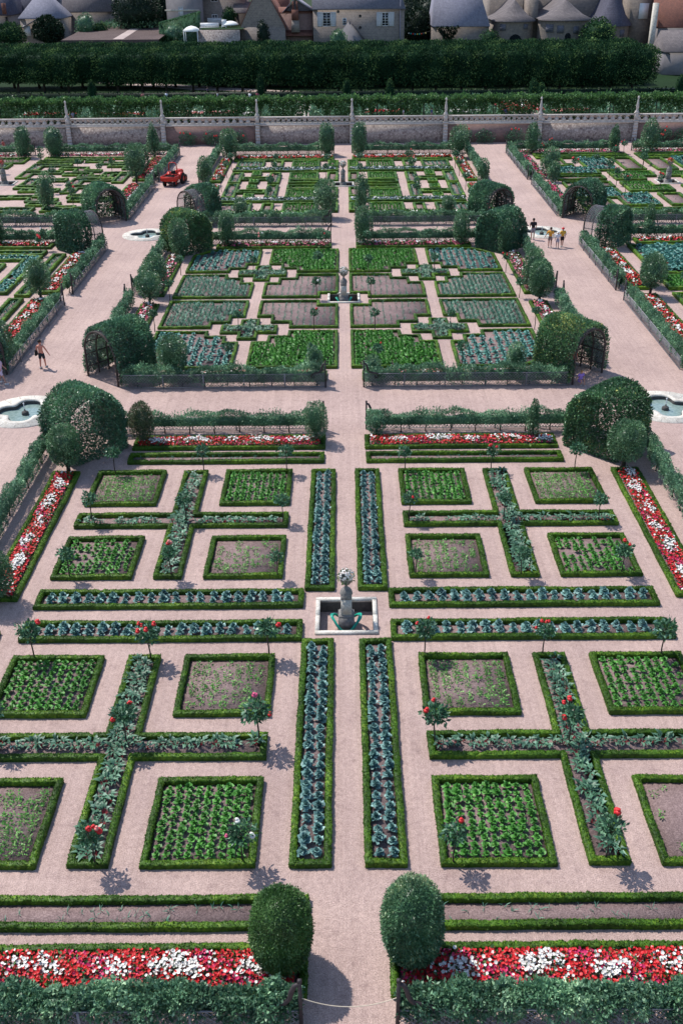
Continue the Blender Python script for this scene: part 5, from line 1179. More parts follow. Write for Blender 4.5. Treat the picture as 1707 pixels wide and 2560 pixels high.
person(-18.3, 26.1, R(-8), 1.78, 'shirtless walker in dark shorts with a black bag on the left avenue', None, (.02, .03, .04), legs=(-.14, .16), arms=((-.05, .04), (.05, .2)), skin=SKINP, bag=(.01, .01, .012))
person(-20.05, 23.6, R(-95), 1.62, 'girl in a pale lilac top striding in at the left picture edge', (.62, .45, .6), (.6, .5, .65), legs=(-.22, .28), arms=((.2, .05), (-.2, .05)), shoes=(.8, .8, .8))
person(16.35, 55.9, R(-6), 1.80, 'tall man in a dark shirt and grey shorts by the dark arbour', (.02, .02, .028), (.30, .30, .36), legs=(.02, -.05), arms=((.22, -.02), (.2, -.02)))
person(17.35, 53.2, R(-12), 1.68, 'woman in an orange top and brown shorts on the right avenue', (.85, .38, .05), (.25, .18, .17), hair=(.06, .03, .02), legs=(-.06, .1), arms=((.05, .22), (.02, .05)))
person(17.95, 53.0, R(5), 1.38, 'child in white top and white cap between two visitors', (.8, .8, .85), (.40, .40, .5), hat=(.85, .84, .82), legs=(.08, -.06), arms=((.05, .05), (.05, .05)))
person(18.4, 53.35, R(10), 1.62, 'visitor in a red cap with a bright backpack and dark shorts', (.75, .42, .06), (.025, .02, .025), hat=(.65, .03, .04), legs=(-.1, .1), arms=((.12, .03), (.02, .03)))
person(13.6, 22.9, R(200), 1.2, 'child in a violet dress crouching at the mouth of the right arbour', (.30, .20, .62), None, hair=(.35, .2, .08), sit=True, dress=True, bend=.1)
person(13.05, 23.7, R(150), 1.25, 'child in pale clothes seated just inside the right arbour', (.7, .72, .8), (.1, .12, .25), sit=True)
person(13.4, 24.5, R(190), 1.65, 'adult in a red shirt standing in the shade of the right arbour', (.45, .06, .05), (.08, .09, .15), longleg=True)
person(-42.6, 100.6, R(80), 1.7, 'visitor in red and white by the wall behind the column shrub', (.5, .12, .1), (.5, .48, .46))
Z2 = 2.37
for X, Y, c, b, lab in ((-29.4, 127, (.6, .2, .2), (.5, .35, .3), 'visitor in red on the terrace beyond the vine pergola'), (-26.0, 127.5, (.55, .6, .75), (.4, .5, .7), 'visitor in pale blue on the terrace behind the pergola'), (-18.4, 127, (.6, .6, .62), (.3, .3, .35), 'visitor in light grey on the terrace behind the pergola'),
                        (-20.6, 133, (.05, .04, .09), (.05, .05, .1), 'visitor in dark clothes below the lime trees'), (-13.6, 126.5, (.8, .8, .8), (.1, .1, .1), 'visitor in white above the pergola leaves'), (-12.5, 126.6, (.45, .1, .14), (.4, .1, .12), 'visitor in dark red above the pergola leaves'),
                        (-35.2, 107.8, (.3, .32, .45), (.1, .1, .15), 'visitor in slate blue leaning at the balustrade'), (7.9, 107.9, (.62, .55, .6), (.2, .2, .25), 'visitor in a pale shirt at the balustrade'), (11.6, 107.8, (.12, .12, .3), (.1, .1, .12), 'visitor in navy beside the balustrade post'), (21.3, 108, (.15, .15, .3), (.1, .1, .1), 'visitor in dark blue near the terrace path')):
    person(X, Y, rng.uniform(0, 6.28), 1.7, lab, c, b, z=Z2, legs=(.05, -.05))

# ------------------------------------------------------------------ red garden tractor with its tipping box
def wheel(par, nm, x, y, r, w):
    g = G(); k = 22; lathe(g, [(r*.55, -w/2), (r*.92, -w/2), (r, -w*.35), (r, w*.35), (r*.92, w/2), (r*.55, w/2)], k)
    for i in range(k): a = i*2*math.pi/k; box(g, (r*math.cos(a), r*math.sin(a), 0), (.05, .03, w*.95), a)
    V = g.V; g.V = [np.stack([v[:, 2], v[:, 0], v[:, 1]], 1) for v in V]
    o = obj(nm, g, M['rubber'], par, loc=(x, y, r)); g = G(); lathe(g, [(.001, -w*.42), (r*.3, -w*.42), (r*.57, -w*.3), (r*.57, w*.3), (r*.3, w*.42), (.001, w*.42)], 16)
    g.V = [np.stack([v[:, 2], v[:, 0], v[:, 1]], 1) for v in g.V]; obj('rim', g, M['tractor'], o)
t = thing('garden_tractor', 'red garden tractor with roll bar and open tipping box on the left avenue', 'tractor', (-18.75, 79.2, 0), R(-14))
g = G(); L_, W_, Hh = 1.7, 1.62, .42
box(g, (0, .85, .62), (W_, L_, .06))
for sx in (-1, 1): box(g, (sx*(W_/2-.02), .85, .86), (.05, L_, Hh)); 
box(g, (0, .02, .86), (W_-.1, .05, Hh)); box(g, (0, L_-.02, .86), (W_-.1, .05, Hh)); obj('cargo_box', g, M['tractor'], t)
g = G(); crown(g, (-.1, .95, .8), (.6, .5, .25), 200, .2, 2.2, .2, .5, .8); obj('load', g, M['rubber'], t)
g = G(); box(g, (0, .9, .52), (.5, 1.5, .12)); box(g, (0, 2.6, .6), (.55, 2.2, .25)); bar(g, (0, 1.5, .5), (0, 2.0, .55), .1); bar(g, (-.6, .6, .36), (.6, .6, .36), .09); obj('chassis', g, M['darksteel'], t)
g = G(); box(g, (0, 3.25, .98), (.62, 1.1, .55), top=.85); box(g, (0, 3.83, .93), (.56, .06, .4)); obj('bonnet', g, M['tractor'], t)
for sx in (-1, 1):
    g = G(); a = np.linspace(.1, math.pi-.1, 10); V = []
    for q in a: V += [(sx*.42, 2.25+.62*math.cos(q), .55+.66*math.sin(q)), (sx*.85, 2.25+.62*math.cos(q), .55+.66*math.sin(q)), (sx*.85, 2.25+.58*math.cos(q), .55+.61*math.sin(q)), (sx*.42, 2.25+.58*math.cos(q), .55+.61*math.sin(q))]
    g.add(V, [[i*4+j, i*4+(j+1) % 4, (i+1)*4+(j+1) % 4, (i+1)*4+j] for i in range(9) for j in range(4)]); obj('mudguard', g, M['tractor'], t)
    wheel(t, 'rear_wheel', sx*.8, 2.25, .56, .32); wheel(t, 'front_wheel', sx*.6, 3.5, .36, .2); wheel(t, 'cargo_wheel', sx*.62, .6, .36, .22)
g = G(); box(g, (0, 2.0, .98), (.5, .5, .12)); box(g, (0, 1.76, 1.22), (.48, .1, .42), rx=.12); obj('seat', g, M['rubber'], t)
g = G(); th = np.linspace(0, 2*math.pi, 17); tube(g, [(.19*math.cos(a), 2.55+.1*math.sin(a), 1.38+.15*math.sin(a)) for a in th], .018, 6, caps=False); bar(g, (0, 2.8, 1.05), (0, 2.57, 1.36), .04); obj('steering_wheel', g, M['rubber'], t)
g = G(); tube(g, [(-.45, 1.66, .8), (-.45, 1.66, 1.9), (-.42, 1.66, 2.1), (-.3, 1.66, 2.24), (0, 1.66, 2.28), (.3, 1.66, 2.24), (.42, 1.66, 2.1), (.45, 1.66, 1.9), (.45, 1.66, .8)], .05, 8); obj('roll_bar', g, M['tractor'], t)

# ------------------------------------------------------------------ retaining wall, balustrade and finials
WY, WH = 106.2, 2.36
PX = [-60.2, -47.9, -35.6, -23.3, -11.05, 1.2, 13.3, 25.5, 37.9, 50.2, 62.5]
KIND = {-47.9: ('rubble', 'bal'), -35.6: ('rubble', 'ring'), -23.3: ('brick', 'bal'), -11.05: ('rubble', 'cross'), 1.2: ('rubble', 'ring'), 13.3: ('brick', 'cross'), 25.5: ('rubble', 'bal'), 37.9: ('brick', 'bal'), -60.2: ('rubble', 'bal'), 50.2: ('brick', 'bal')}
wall = thing('retaining_wall', 'long terrace wall of rubble and brick bays under a pierced stone balustrade', 'wall', (0, WY, 0))
def pil_mesh():
    g = G(); 
    for k in range(6): box(g, (0, -.12, .2+k*.385), (.58-.02*(k % 2), .34, .375))
    box(g, (0, -.05, 2.45), (.70, .60, .2)); return mesh('pilaster', g, M['balus'])
def ped_mesh():
    g = G(); box(g, (0, 0, 2.98), (.48, .46, .88)); box(g, (0, 0, 3.44), (.58, .54, .1)); return mesh('pier', g, M['balus'])
def fin_mesh():
    g = G(); box(g, (0, 0, 3.56), (.44, .44, .16)); lathe(g, [(.18, 3.6), (.2, 3.72), (.13, 3.8), (.16, 3.95), (.19, 4.15), (.17, 4.4), (.12, 4.7), (.09, 5.0), (.07, 5.12), (.13, 5.2), (.14, 5.32), (.10, 5.42), (.06, 5.46), (.001, 5.5)], 12)
    return mesh('finial', g, M['balus'], True)
pm, dm, fm = pil_mesh(), ped_mesh(), fin_mesh()
for i, X in enumerate(PX):
    link('pilaster', pm, wall, (X, 0, 0)); d = link('pier', dm, wall, (X, 0, 0)); link('finial', fm, d, (0, 0, 0))
    if i == len(PX)-1: break
    X2 = PX[i+1]; mk, bk = KIND[X]; a, b = X+.30, X2-.30
    g = G(); box(g, ((a+b)/2, .12, 1.13), (b-a-.004, .4, 2.26)); obj('masonry', g, M[mk], wall)
    a, b = X+.355, X2-.355
    g = G(); box(g, ((a+b)/2, -.03, 2.37), (b-a, .5, .2)); box(g, ((a+b)/2, -.02, 2.54), (b-a-.05, .4, .13)); c = obj('coping', g, M['balus'], wall)
    g = G(); a, b = X+.30, X2-.30; box(g, ((a+b)/2, 0, 3.27), (b-a, .34, .16)); n = int((b-a)/(.66 if bk != 'bal' else .88)); st = (b-a)/n
    for k in range(n):
        xc = a+(k+.5)*st
        if bk == 'ring':
            pts = [(xc+.23*math.cos(q), 0, 2.9+.23*math.sin(q)) for q in np.linspace(0, 2*math.pi, 15)]; tube(g, pts, .055, 5, caps=False); box(g, (a+k*st+.001, 0, 2.9), (.12, .12, .56))
        elif bk == 'cross':
            for s in (1, -1): bar(g, (xc-st/2, .01*s, 2.9-.29*s), (xc+st/2, .01*s, 2.9+.29*s), .1, .085)
            pts = [(xc+.15*math.cos(q), 0, 2.9+.15*math.sin(q)) for q in np.linspace(0, 2*math.pi, 11)]; tube(g, pts, .05, 5, caps=False)
        else:
            lathe(g, [(.30, 2.6), (.26, 2.66), (.33, 2.72), (.24, 2.9), (.14, 3.02), (.12, 3.06), (.3, 3.14), (.32, 3.2)], 10, (a+k*st, 0, 0))
    obj('balustrade', g, M['balus'], wall)

# ------------------------------------------------------------------ vine pergola on the terrace
per = thing('vine_pergola', 'long vine-covered pergola standing behind the stone balustrade', 'pergola', (0, 109.2, Z2))
g = G(); box(g, (0, 0, 1.3), (.09, .09, 2.6)); ppm = mesh('post', g, M['timber'])
for k in range(36):
    for yy in (-1.0, 1.0): link('post', ppm, per, (-54+k*3.08, yy, 0))
g = G()
for yy in (-1, 1): bar(g, (-55, yy, 2.64), (55, yy, 2.64), .08, .1)
for k in range(74): bar(g, (-55+k*1.5, -1.25, 2.72), (-55+k*1.5, 1.25, 2.72), .06)
obj('beams', g, M['timber'], per)
g = G(); n = 42000; x = rng.uniform(-55, 55, n); y = rng.uniform(-1.5, 1.45, n)
zt = 2.85+.12*np.sin(x*1.7)+.09*np.sin(x*4.3+1)+rng.normal(0, .09, n)-.25*(rng.random(n)**2)-.14*(abs(y) > 1.2); zt += (rng.random(n) < .012)*rng.uniform(.1, .45, n)
leaves(g, np.stack([x, y, zt], 1), np.tile([0, -.3, 1.0], (n, 1)), .26, .75, None, .7)
n = 52000; x = rng.uniform(-55, 55, n); f = np.sin(x*.83+1.3)+.7*np.sin(x*2.1+.4)+.5*np.sin(x*5.2); drop = np.clip(1.85+1.15*f, .45, 2.7)
z = 2.75-drop*rng.random(n); yy = rng.choice([-1.2, 1.2], n)+rng.normal(0, .12, n)
leaves(g, np.stack([x, yy, z], 1), np.tile([0, -.8, .3], (n, 1)), .26, .75, np.clip(rng.normal(.35, .2, n), 0, 1), .7)
obj('vine', g, M['vine'], per)

# ------------------------------------------------------------------ terrace: lawns, paths, flowers, clipped cones
def ungr(px, py, z):
    d = FW+RT*(px-853.5)/2489-UP*(py-1280)/2489; k = (z-CZ)/d[2]; return (CX+d[0]*k, CY+d[1]*k)
def patch(name, poly, z, mat):
    g = G(); k = len(poly); g.add([(x, y, z) for x, y in poly], None, [[0, i, i+1] for i in range(1, k-1)])
    return tag(obj(name, g, M[mat]), kind='structure')
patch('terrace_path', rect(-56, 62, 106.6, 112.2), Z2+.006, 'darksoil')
patch('terrace_path', rect(-6.6, -4.6, 112.2, 134), Z2+.006, 'path')
patch('terrace_path', rect(22.5, 27.5, 112.2, 134), Z2+.006, 'path')
low = [(-60, 194), (60, 195), (250, 208), (480, 224), (700, 232), (985, 241)]; upp = [(-60, 184), (60, 186), (250, 198), (480, 214), (700, 226), (985, 237)]
g = G(); V = [(*ungr(*p, Z2+.02), Z2+.02) for p in low]+[(*ungr(*p, Z2+.02), Z2+.02) for p in upp]; k = len(low)
g.add(V, [[i, i+1, k+i+1, k+i] for i in range(k-1)]); tag(obj('road', g, M['path']), kind='structure')
for i, (X, Y, W, c, lab) in enumerate(((-40, 114.5, 7, 'red', 'red flowers behind the pergola at the left end of the terrace'), (-30, 113.8, 6, 'red', 'red flowers behind the second terrace bay'), (-19, 114.5, 9, 'salmon', 'coral flowers behind the third terrace bay'), (-13, 113.5, 2, 'white', 'small white flower clump on the terrace'),
                                       (6, 114.5, 6, 'red', 'red flowers behind the ringed balustrade bay'), (17, 114, 5, 'white', 'pale flowers left of the right terrace path'), (24.5, 115, 6, 'red', 'red and white flower pattern on the right terrace path'), (31, 114, 5, 'salmon', 'coral flowers right of the right terrace path'))):
    flowers(X-W/2, X+W/2, Y-.6, Y+.9 if i != 6 else Y+7, lab, (c, 'white'), 22, .28, .6, 3, 0, 10, z0=Z2, pband=.2)
g = G(); N = 9000; X = rng.uniform(-56, 54, N)
leaves(g, np.stack([X, 132+rng.uniform(-.6, .6, N), Z2+rng.uniform(.1, 1.15, N)], 1), np.tile([0, -.5, .5], (N, 1)), .28, .6, None, .8)
box(g, (-1, 132, Z2+.5), (110, .9, 1.0), tint=.1); tag(obj('clipped_hedge', g, M['dark']), 'low dark clipped hedge running below the lime trees', 'hedge')
g = G(); N = 16000; X = rng.uniform(-56, 54, N); Y = rng.uniform(112.6, 131, N); hh = .35+.3*np.sin(X*.9)*np.sin(Y*1.1)+.2*np.sin(X*2.3+Y)
leaves(g, np.stack([X, Y, Z2+np.clip(hh, .05, 1)*rng.random(N)], 1), np.tile([0, 0, 1.0], (N, 1)), .34, .6, None, .8)
tag(obj('terrace_ground_cover', g, M['apple']), 'low green planting spread over the terrace beyond the pergola', 'ground cover', None, 'stuff')
for X, Y, h, lab in ((.6, 126, 3.3, 'clipped cone behind the centre of the pergola'), (6.9, 126, 3.1, 'rounded clipped cone behind the ringed balustrade bay'), (27.6, 125, 3.3, 'clipped cone left of a balustrade finial'), (28.6, 124, 2.7, 'small clipped ball beside the taller cone'), (-12.3, 131, 3.6, 'dark cone before the lime trunks, left of centre'), (-37.5, 130, 3.0, 'dark rounded bush at the left of the terrace'), (48.6, 124, 3.6, 'green column shrub beyond the end of the limes')):
    tree(X, Y, lab, .72, .0, h, 'lime', 900, .22, 2.6, .08, .1, None, .35, 'clipped_cone', Z2, 0, .85)

# ------------------------------------------------------------------ the double row of pleached limes
LT = []
for v in range(4):
    g = G(); tube(g, [(0, 0, 0), (.05, 0, 1.0), (-.04, .05, 2.2), (0, 0, 4.4)], [.24, .2, .18, .1], 7)
    for k in range(5):
        a = k*1.26+v; tube(g, [(0, 0, 2.0+.2*k), (math.cos(a)*.8, math.sin(a)*.9, 3.0+.2*k), (math.cos(a)*1.5, math.sin(a)*2.0, 4.0+.2*k)], [.1, .07, .03], 5)
    tm = mesh('trunk', g, M['bark'])
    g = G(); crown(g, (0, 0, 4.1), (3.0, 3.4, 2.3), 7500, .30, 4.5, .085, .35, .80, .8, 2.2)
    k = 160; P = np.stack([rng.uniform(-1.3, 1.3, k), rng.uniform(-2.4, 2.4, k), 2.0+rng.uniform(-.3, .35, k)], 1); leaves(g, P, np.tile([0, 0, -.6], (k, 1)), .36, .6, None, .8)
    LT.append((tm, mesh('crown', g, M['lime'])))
NL = 28
for row, (Y, nm) in enumerate(((138.3, 'front'), (148.6, 'back'))):
    for i in range(NL):
        X = -58.5+i*3.86+rng.normal(0, .15)
        w = f"{'nearly ' if False else ''}tree {i+1} from the left end" if False else None
        side = 'left' if i < NL/3 else 'middle' if i < 2*NL/3 else 'right'
        t = thing('lime_tree', f"boxed dark lime tree in the {side} part of the {nm} row behind the pergola", 'tree', (X, Y+rng.normal(0, .15), Z2), 0, f"limes in the {side} part of the {nm} row")
        tm, cm = LT[(i*3+row*2) % 4]
        link('trunk', tm, t, rz=rng.uniform(0, 6)); s = rng.uniform(.96, 1.05); up = max(0, 1-i/15)*.75-.45; zs = (6.45-1.9-up)/4.5*rng.uniform(.97, 1.03); link('crown', cm, t, (rng.normal(0, .1), rng.normal(0, .25), 6.45+.1*(i < 14)-6.4*zs), rz=math.pi*(i % 2), sc=(s*.99, s, zs))

# ------------------------------------------------------------------ the village
def quad_wall(g, pts): g.add(pts, [[0, 1, 2, 3]])
def window(par, X0, X1, Z0, Z1, Y, sh=0, mull=(2, 4), paint='whitepaint', col='pane', frame=.1):
    """frame with glazing bars set before the wall; pane as its sub-part; optional pair of shutters"""
    g = G(); w, h = X1-X0, Z1-Z0; xc, zc = (X0+X1)/2, (Z0+Z1)/2
    for s in (-1, 1): box(g, (xc+s*(w/2-frame/2), Y-.06, zc), (frame, .12, h)); box(g, (xc, Y-.06, zc+s*(h/2-frame/2)), (w-2*frame-.002, .12, frame))
    for k in range(1, mull[0]): box(g, (X0+w*k/mull[0], Y-.055, zc), (.07, .07, h-2*frame-.004))
    for k in range(1, mull[1]): box(g, (xc, Y-.05, Z0+h*k/mull[1]), (w-2*frame-.004, .05, .05))
    o = obj('window', g, M[paint], par); g = G(); box(g, (xc, Y-.025, zc), (w-.02, .03, h-.02)); obj('pane', g, M[col], o)
    if sh:
        for s in (-1, 1):
            g = G(); xs = xc+s*(w/2+sh/2+.02); box(g, (xs, Y-.09, zc), (sh, .06, h+.1))
            for k in range(9): box(g, (xs, Y-.13, Z0+h*(k+.5)/9), (sh*.78, .03, h/16))
            obj('shutter', g, M['shutter'], par)
def house(name, label, px0, px1, peave, pbase, Y, depth, rise, roof, wall, hip=(0, 0), axis='x', over=.4, wins=(), zb=None, cat='house', backrise=None):
    X0, ZE = at(px0, peave, Y); X1, _ = at(px1, peave, Y); zb = at(px0, pbase, Y)[1] if zb is None else zb; zb = min(zb, Z2)
    t = thing(name, label, cat, (0, 0, 0))
    g = G(); box(g, ((X0+X1)/2, Y+depth/2, (zb+ZE)/2), (X1-X0, depth, ZE-zb))
    if axis == 'y':
        xm = (X0+X1)/2
        for yy in (Y, Y+depth): g.add([[X0, yy, ZE-.001], [X1, yy, ZE-.001], [xm, yy, ZE+rise]], None, [[0, 1, 2]])
    obj('wall', g, M[wall], t)
    g = G(); o = over; th = .18
    if axis == 'x':
        ym = Y+depth/2; L = [(X0-o*.4, Y-o, ZE-.12), (X1+o*.4, Y-o, ZE-.12), (X1+o*.4, Y+depth+o, ZE-.12), (X0-o*.4, Y+depth+o, ZE-.12), (X0-o*.4+hip[0], ym, ZE+rise), (X1+o*.4-hip[1], ym, ZE+rise)]
        V = L+[(x, y, z+th) for x, y, z in L]
        F4 = [[6, 7, 11, 10], [8, 9, 10, 11], [0, 1, 7, 6], [1, 2, 8, 7], [2, 3, 9, 8], [3, 0, 6, 9], [0, 3, 2, 1]]; F3 = [[9, 6, 10], [7, 8, 11]]
        g.add(V, F4, F3)
    else:
        xm = (X0+X1)/2
        for s, xe in ((-1, X0-o), (1, X1+o)):
            a = [(xe, Y-o*.6, ZE-.25), (xm, Y-o*.6, ZE+rise), (xm, Y+depth+o, ZE+rise), (xe, Y+depth+o, ZE-.25)]
            g.add(a+[(x, y, z+th) for x, y, z in a], BOXQ)
    obj('roof', g, M[roof], t)
    for wdef in wins:
        (a, b, c, d), kw = wdef; xa, za = at(a, b, Y); xb, zb2 = at(c, d, Y); window(t, xa, xb, zb2, za, Y, **kw)
    return t
W3 = dict(sh=.95, mull=(2, 5))
h = house('stone_house', 'large two-window stone house with white shutters behind the limes', 782, 1011, 23, 120, 170, 9, 6.5, 'slate', 'housestone', (0, 2.5), wins=[((806, 31, 827, 66), W3), ((954, 31, 971, 65), W3), ((856, 45, 866, 63), dict(mull=(2, 3)))])
X, Zc = at(1000, 60, 170); g = G(); box(g, (X, 169.9, 8), (.16, .16, 16)); obj('downpipe', g, M['slatelight'], h)
for px, py in ((900, 40), (900, 69), (845, 29)):
    X, Zc = at(px, py, 170); g = G(); lathe(g, [(.001, 0), (.22, 0), (.25, .04), (.25, .1)], 14); g.V = [np.stack([v[:, 0], -v[:, 2], v[:, 1]], 1)+[X, 169.96, Zc] for v in g.V]; obj('round_vent', g, M['pane'], h)
X0, Za = at(872, 52, 168.2); X1, Zb = at(917, 108, 168.2)
w = thing('stair_wall', 'sloping stone stair wall against the two-window house', 'wall', (0, 0, 0)); g = G()
xl, _ = at(838, 60, 168.2); g.add([(xl, 168.2, Z2), (X1, 168.2, Z2), (X1, 168.2, Zb), (X0, 168.2, Za), (xl, 168.2, Zb+.6)]+[(xl, 169.6, Z2), (X1, 169.6, Z2), (X1, 169.6, Zb), (X0, 169.6, Za), (xl, 169.6, Zb+.6)], [[0, 1, 2, 3], [1, 6, 7, 2], [2, 7, 8, 3], [3, 8, 9, 4], [0, 4, 9, 5]], [[0, 3, 4]]); obj('wall', g, M['plaster'], w)
g = G(); bar(g, (X0, 168.9, Za+.1), (X1, 168.9, Zb+.1), 1.7, .2); obj('coping', g, M['stonetile'], w)
h = house('brick_barn', 'old brick and stone house with a dark gable and chimney stack', 690, 781, 32, 120, 171.5, 8, .6, 'redtile', 'brick', over=.1)
X0, _ = at(714, 30, 171.2); X1, ZE = at(781, 27, 171.2); xm, ZR = at(738, -2, 171.2)
g = G(); g.add([(X0, 171.2, ZE), (X1, 171.2, ZE), (xm, 171.2, ZR), (X0, 171.4, ZE), (X1, 171.4, ZE), (xm, 171.4, ZR)], [[0, 1, 4, 3]], [[0, 1, 2]]); obj('gable', g, M['stonetile'], h)
for (xa, za, xb, zb_) in ((X0-.6, ZE-.4, xm, ZR+.1), (xm, ZR+.1, X1+.3, ZE-.2)):
    g = G(); a = [(xa, 170.8, za), (xb, 170.8, zb_), (xb, 177, zb_), (xa, 177, za)]; g.add(a+[(x, y, z+.2) for x, y, z in a], BOXQ); obj('roof', g, M['slatelight'], h)
X0, Zt = at(729, 24, 170.6); X1, Zb = at(747, 50, 170.6); g = G(); box(g, ((X0+X1)/2, 170.5, (Zt+Zb)/2), (X1-X0, 1.2, Zt-Zb)); c = obj('chimney', g, M['redtile'], h)
_, Zb2 = at(738, 80, 170.6); g = G(); box(g, ((X0+X1)/2, 170.5, (Zb+Zb2)/2-.01), ((X1-X0)*1.25, 1.3, Zb-Zb2), top=.82); obj('chimney_base', g, M['housestone'], c)
_, Zt2 = at(738, 4, 170.6); g = G()
for s in (-1, 1): box(g, ((X0+X1)/2+s*.35, 170.5, (Zt2+Zt)/2), (.35, .35, Zt2-Zt+.1), top=.85)
obj('chimney_pot', g, M['redtile'], c)
X0, Zl = at(690, 88, 170.4); X1, _ = at(782, 88, 170.4); g = G(); a = [(X0, 170.2, Zl-.2), (X1, 170.2, Zl-.2), (X1, 171.4, Zl+.6), (X0, 171.4, Zl+.6)]; g.add(a+[(x, y, z+.15) for x, y, z in a], BOXQ); obj('lean_to_roof', g, M['redtile'], h)
house('gabled_barn', 'steep gabled stone barn with pale coping, end-on behind the limes', 601, 712, 68, 125, 168.5, 13, 7.4, 'redtile', 'housestone', axis='y', over=.15)
house('rear_house', 'red tiled house rising behind the steep gabled barn', 640, 720, 31, 110, 182, 8, 5, 'redtile', 'housestone')
h = house('rendered_house', 'pale rendered house with a blue-grey shutter at the village edge', 412, 500, -30, 70, 176, 9, 5, 'slate', 'plaster', wins=[((446, 17, 460, 45), dict(mull=(1, 1), paint='shutter', col='shutter')), ((528, -12, 545, 5), dict(mull=(2, 3)))][:1])
_, Zs = at(450, 26, 176); X0, _ = at(413, 26, 176); X1, _ = at(499, 26, 176); g = G(); box(g, ((X0+X1)/2, 175.95, Zs), (X1-X0, .16, .25)); obj('string_course', g, M['stone'], h)
h = house('balcony_house', 'stone house with a white picket balcony beside the garden terrace', 502, 612, -8, 75, 179, 9, 5, 'stonetile', 'housestone', wins=[((530, 36, 545, 50), dict(mull=(2, 2), col='pane')), ((527, -8, 545, 5), dict(mull=(2, 2)))])
X0, Zt = at(520, 45, 177.8); X1, Zb = at(556, 66, 177.8); g = G()
for k in range(13): box(g, (X0+(X1-X0)*k/12, 177.8, (Zt+Zb)/2), (.16, .06, Zt-Zb))
box(g, ((X0+X1)/2, 177.86, Zt-.25), (X1-X0, .05, .1)); box(g, ((X0+X1)/2, 177.86, Zb+.2), (X1-X0, .05, .1)); obj('balcony_railing', g, M['whitepaint'], h)
house('lean_to_shed', 'low dark shed with a sloping tile roof by the white parasol', 585, 628, 32, 60, 177, 5, 1.6, 'stonetile', 'timber')
house('slate_hall', 'plain stone hall under a large pale blue slate roof', 1082, 1222, 66, 120, 172, 11, 9.5, 'slatelight', 'churchstone', (.9, 3.2), over=.3)
h = house('pavilion_house', 'small square house with a pale pyramid slate roof at the left', 50, 156, 46, 100, 176, 7.5, 4.2, 'slatelight', 'housestone', (3.5, 3.5), over=.5)
X0, Za = at(100, 47, 174.5); X1, Zb = at(38, 82, 174.5); g = G(); a = [(X1, 174, Zb), (X0, 174, Za), (X0, 176, Za+.2), (X1, 176, Zb+.2)]; g.add(a+[(x, y, z+.2) for x, y, z in a], BOXQ); obj('lean_to_roof', g, M['stonetile'], h)
xa, za = at(59, 64, 174.6); xb, zb_ = at(79, 90, 174.6); g = G(); box(g, ((xa+xb)/2, 174.6, (za+zb_)/2), (xb-xa, .12, za-zb_)); obj('door', g, M['whitepaint'], h)
house('long_barn', 'long low barn with a brown stone roof behind the soil terrace', 158, 279, 30, 80, 184, 9, 7, 'stonetile', 'housestone', over=.35)
house('tall_gable', 'narrow gabled wall rising at the right end of the long barn', 268, 300, 2, 80, 186, 8, 6, 'stonetile', 'housestone', axis='y', over=.1)
h = house('corner_house', 'dark house with a red chimney at the left picture edge', -60, 28, 38, 90, 186, 9, 6, 'slatedark', 'housestone', wins=[((14, 42, 22, 56), dict(mull=(1, 2), paint='timber'))])
X0, Zt = at(3, 8, 184); X1, Zb = at(15, 36, 184); g = G(); box(g, ((X0+X1)/2, 184.5, (Zt+Zb)/2), (X1-X0, 1, Zt-Zb)); obj('chimney', g, M['redtile'], h)
house('rear_slate_house', 'dark slate roofed house behind the pyramid-roofed pavilion', 24, 140, 34, 90, 194, 9, 8, 'slatedark', 'housestone')
h = house('red_roof_house', 'red tiled house with a white gable edge right of the church', 1646, 1770, 68, 125, 170, 10, 7.5, 'redtile', 'plaster', over=.2, wins=[((1661, 88, 1695, 106), dict(mull=(1, 1), paint='timber'))])
X0, Zt = at(1634, 8, 169.6); X1, _ = at(1647, 8, 169.6); g = G(); box(g, ((X0+X1)/2+.1, 170.3, (Zt+Z2)/2), ((X1-X0)*.8, 1.4, Zt-Z2)); obj('pale_gable_wall', g, M['stone'], h)
X0, Zr = at(1646, 105, 168.4); X1, _ = at(1760, 105, 168.4); g = G(); a = [(X0, 165.5, Zr-1.2), (X1, 165.5, Zr-.3), (X1, 168.6, Zr+1.9), (X0, 168.6, Zr+.2)]; g.add(a+[(x, y, z+.2) for x, y, z in a], BOXQ); obj('porch_roof', g, M['redtile'], h)
house('end_cottage', 'small pale cottage glimpsed beyond the end of the lime row', 1662, 1760, 130, 215, 160, 8, 3, 'stonetile', 'plaster')
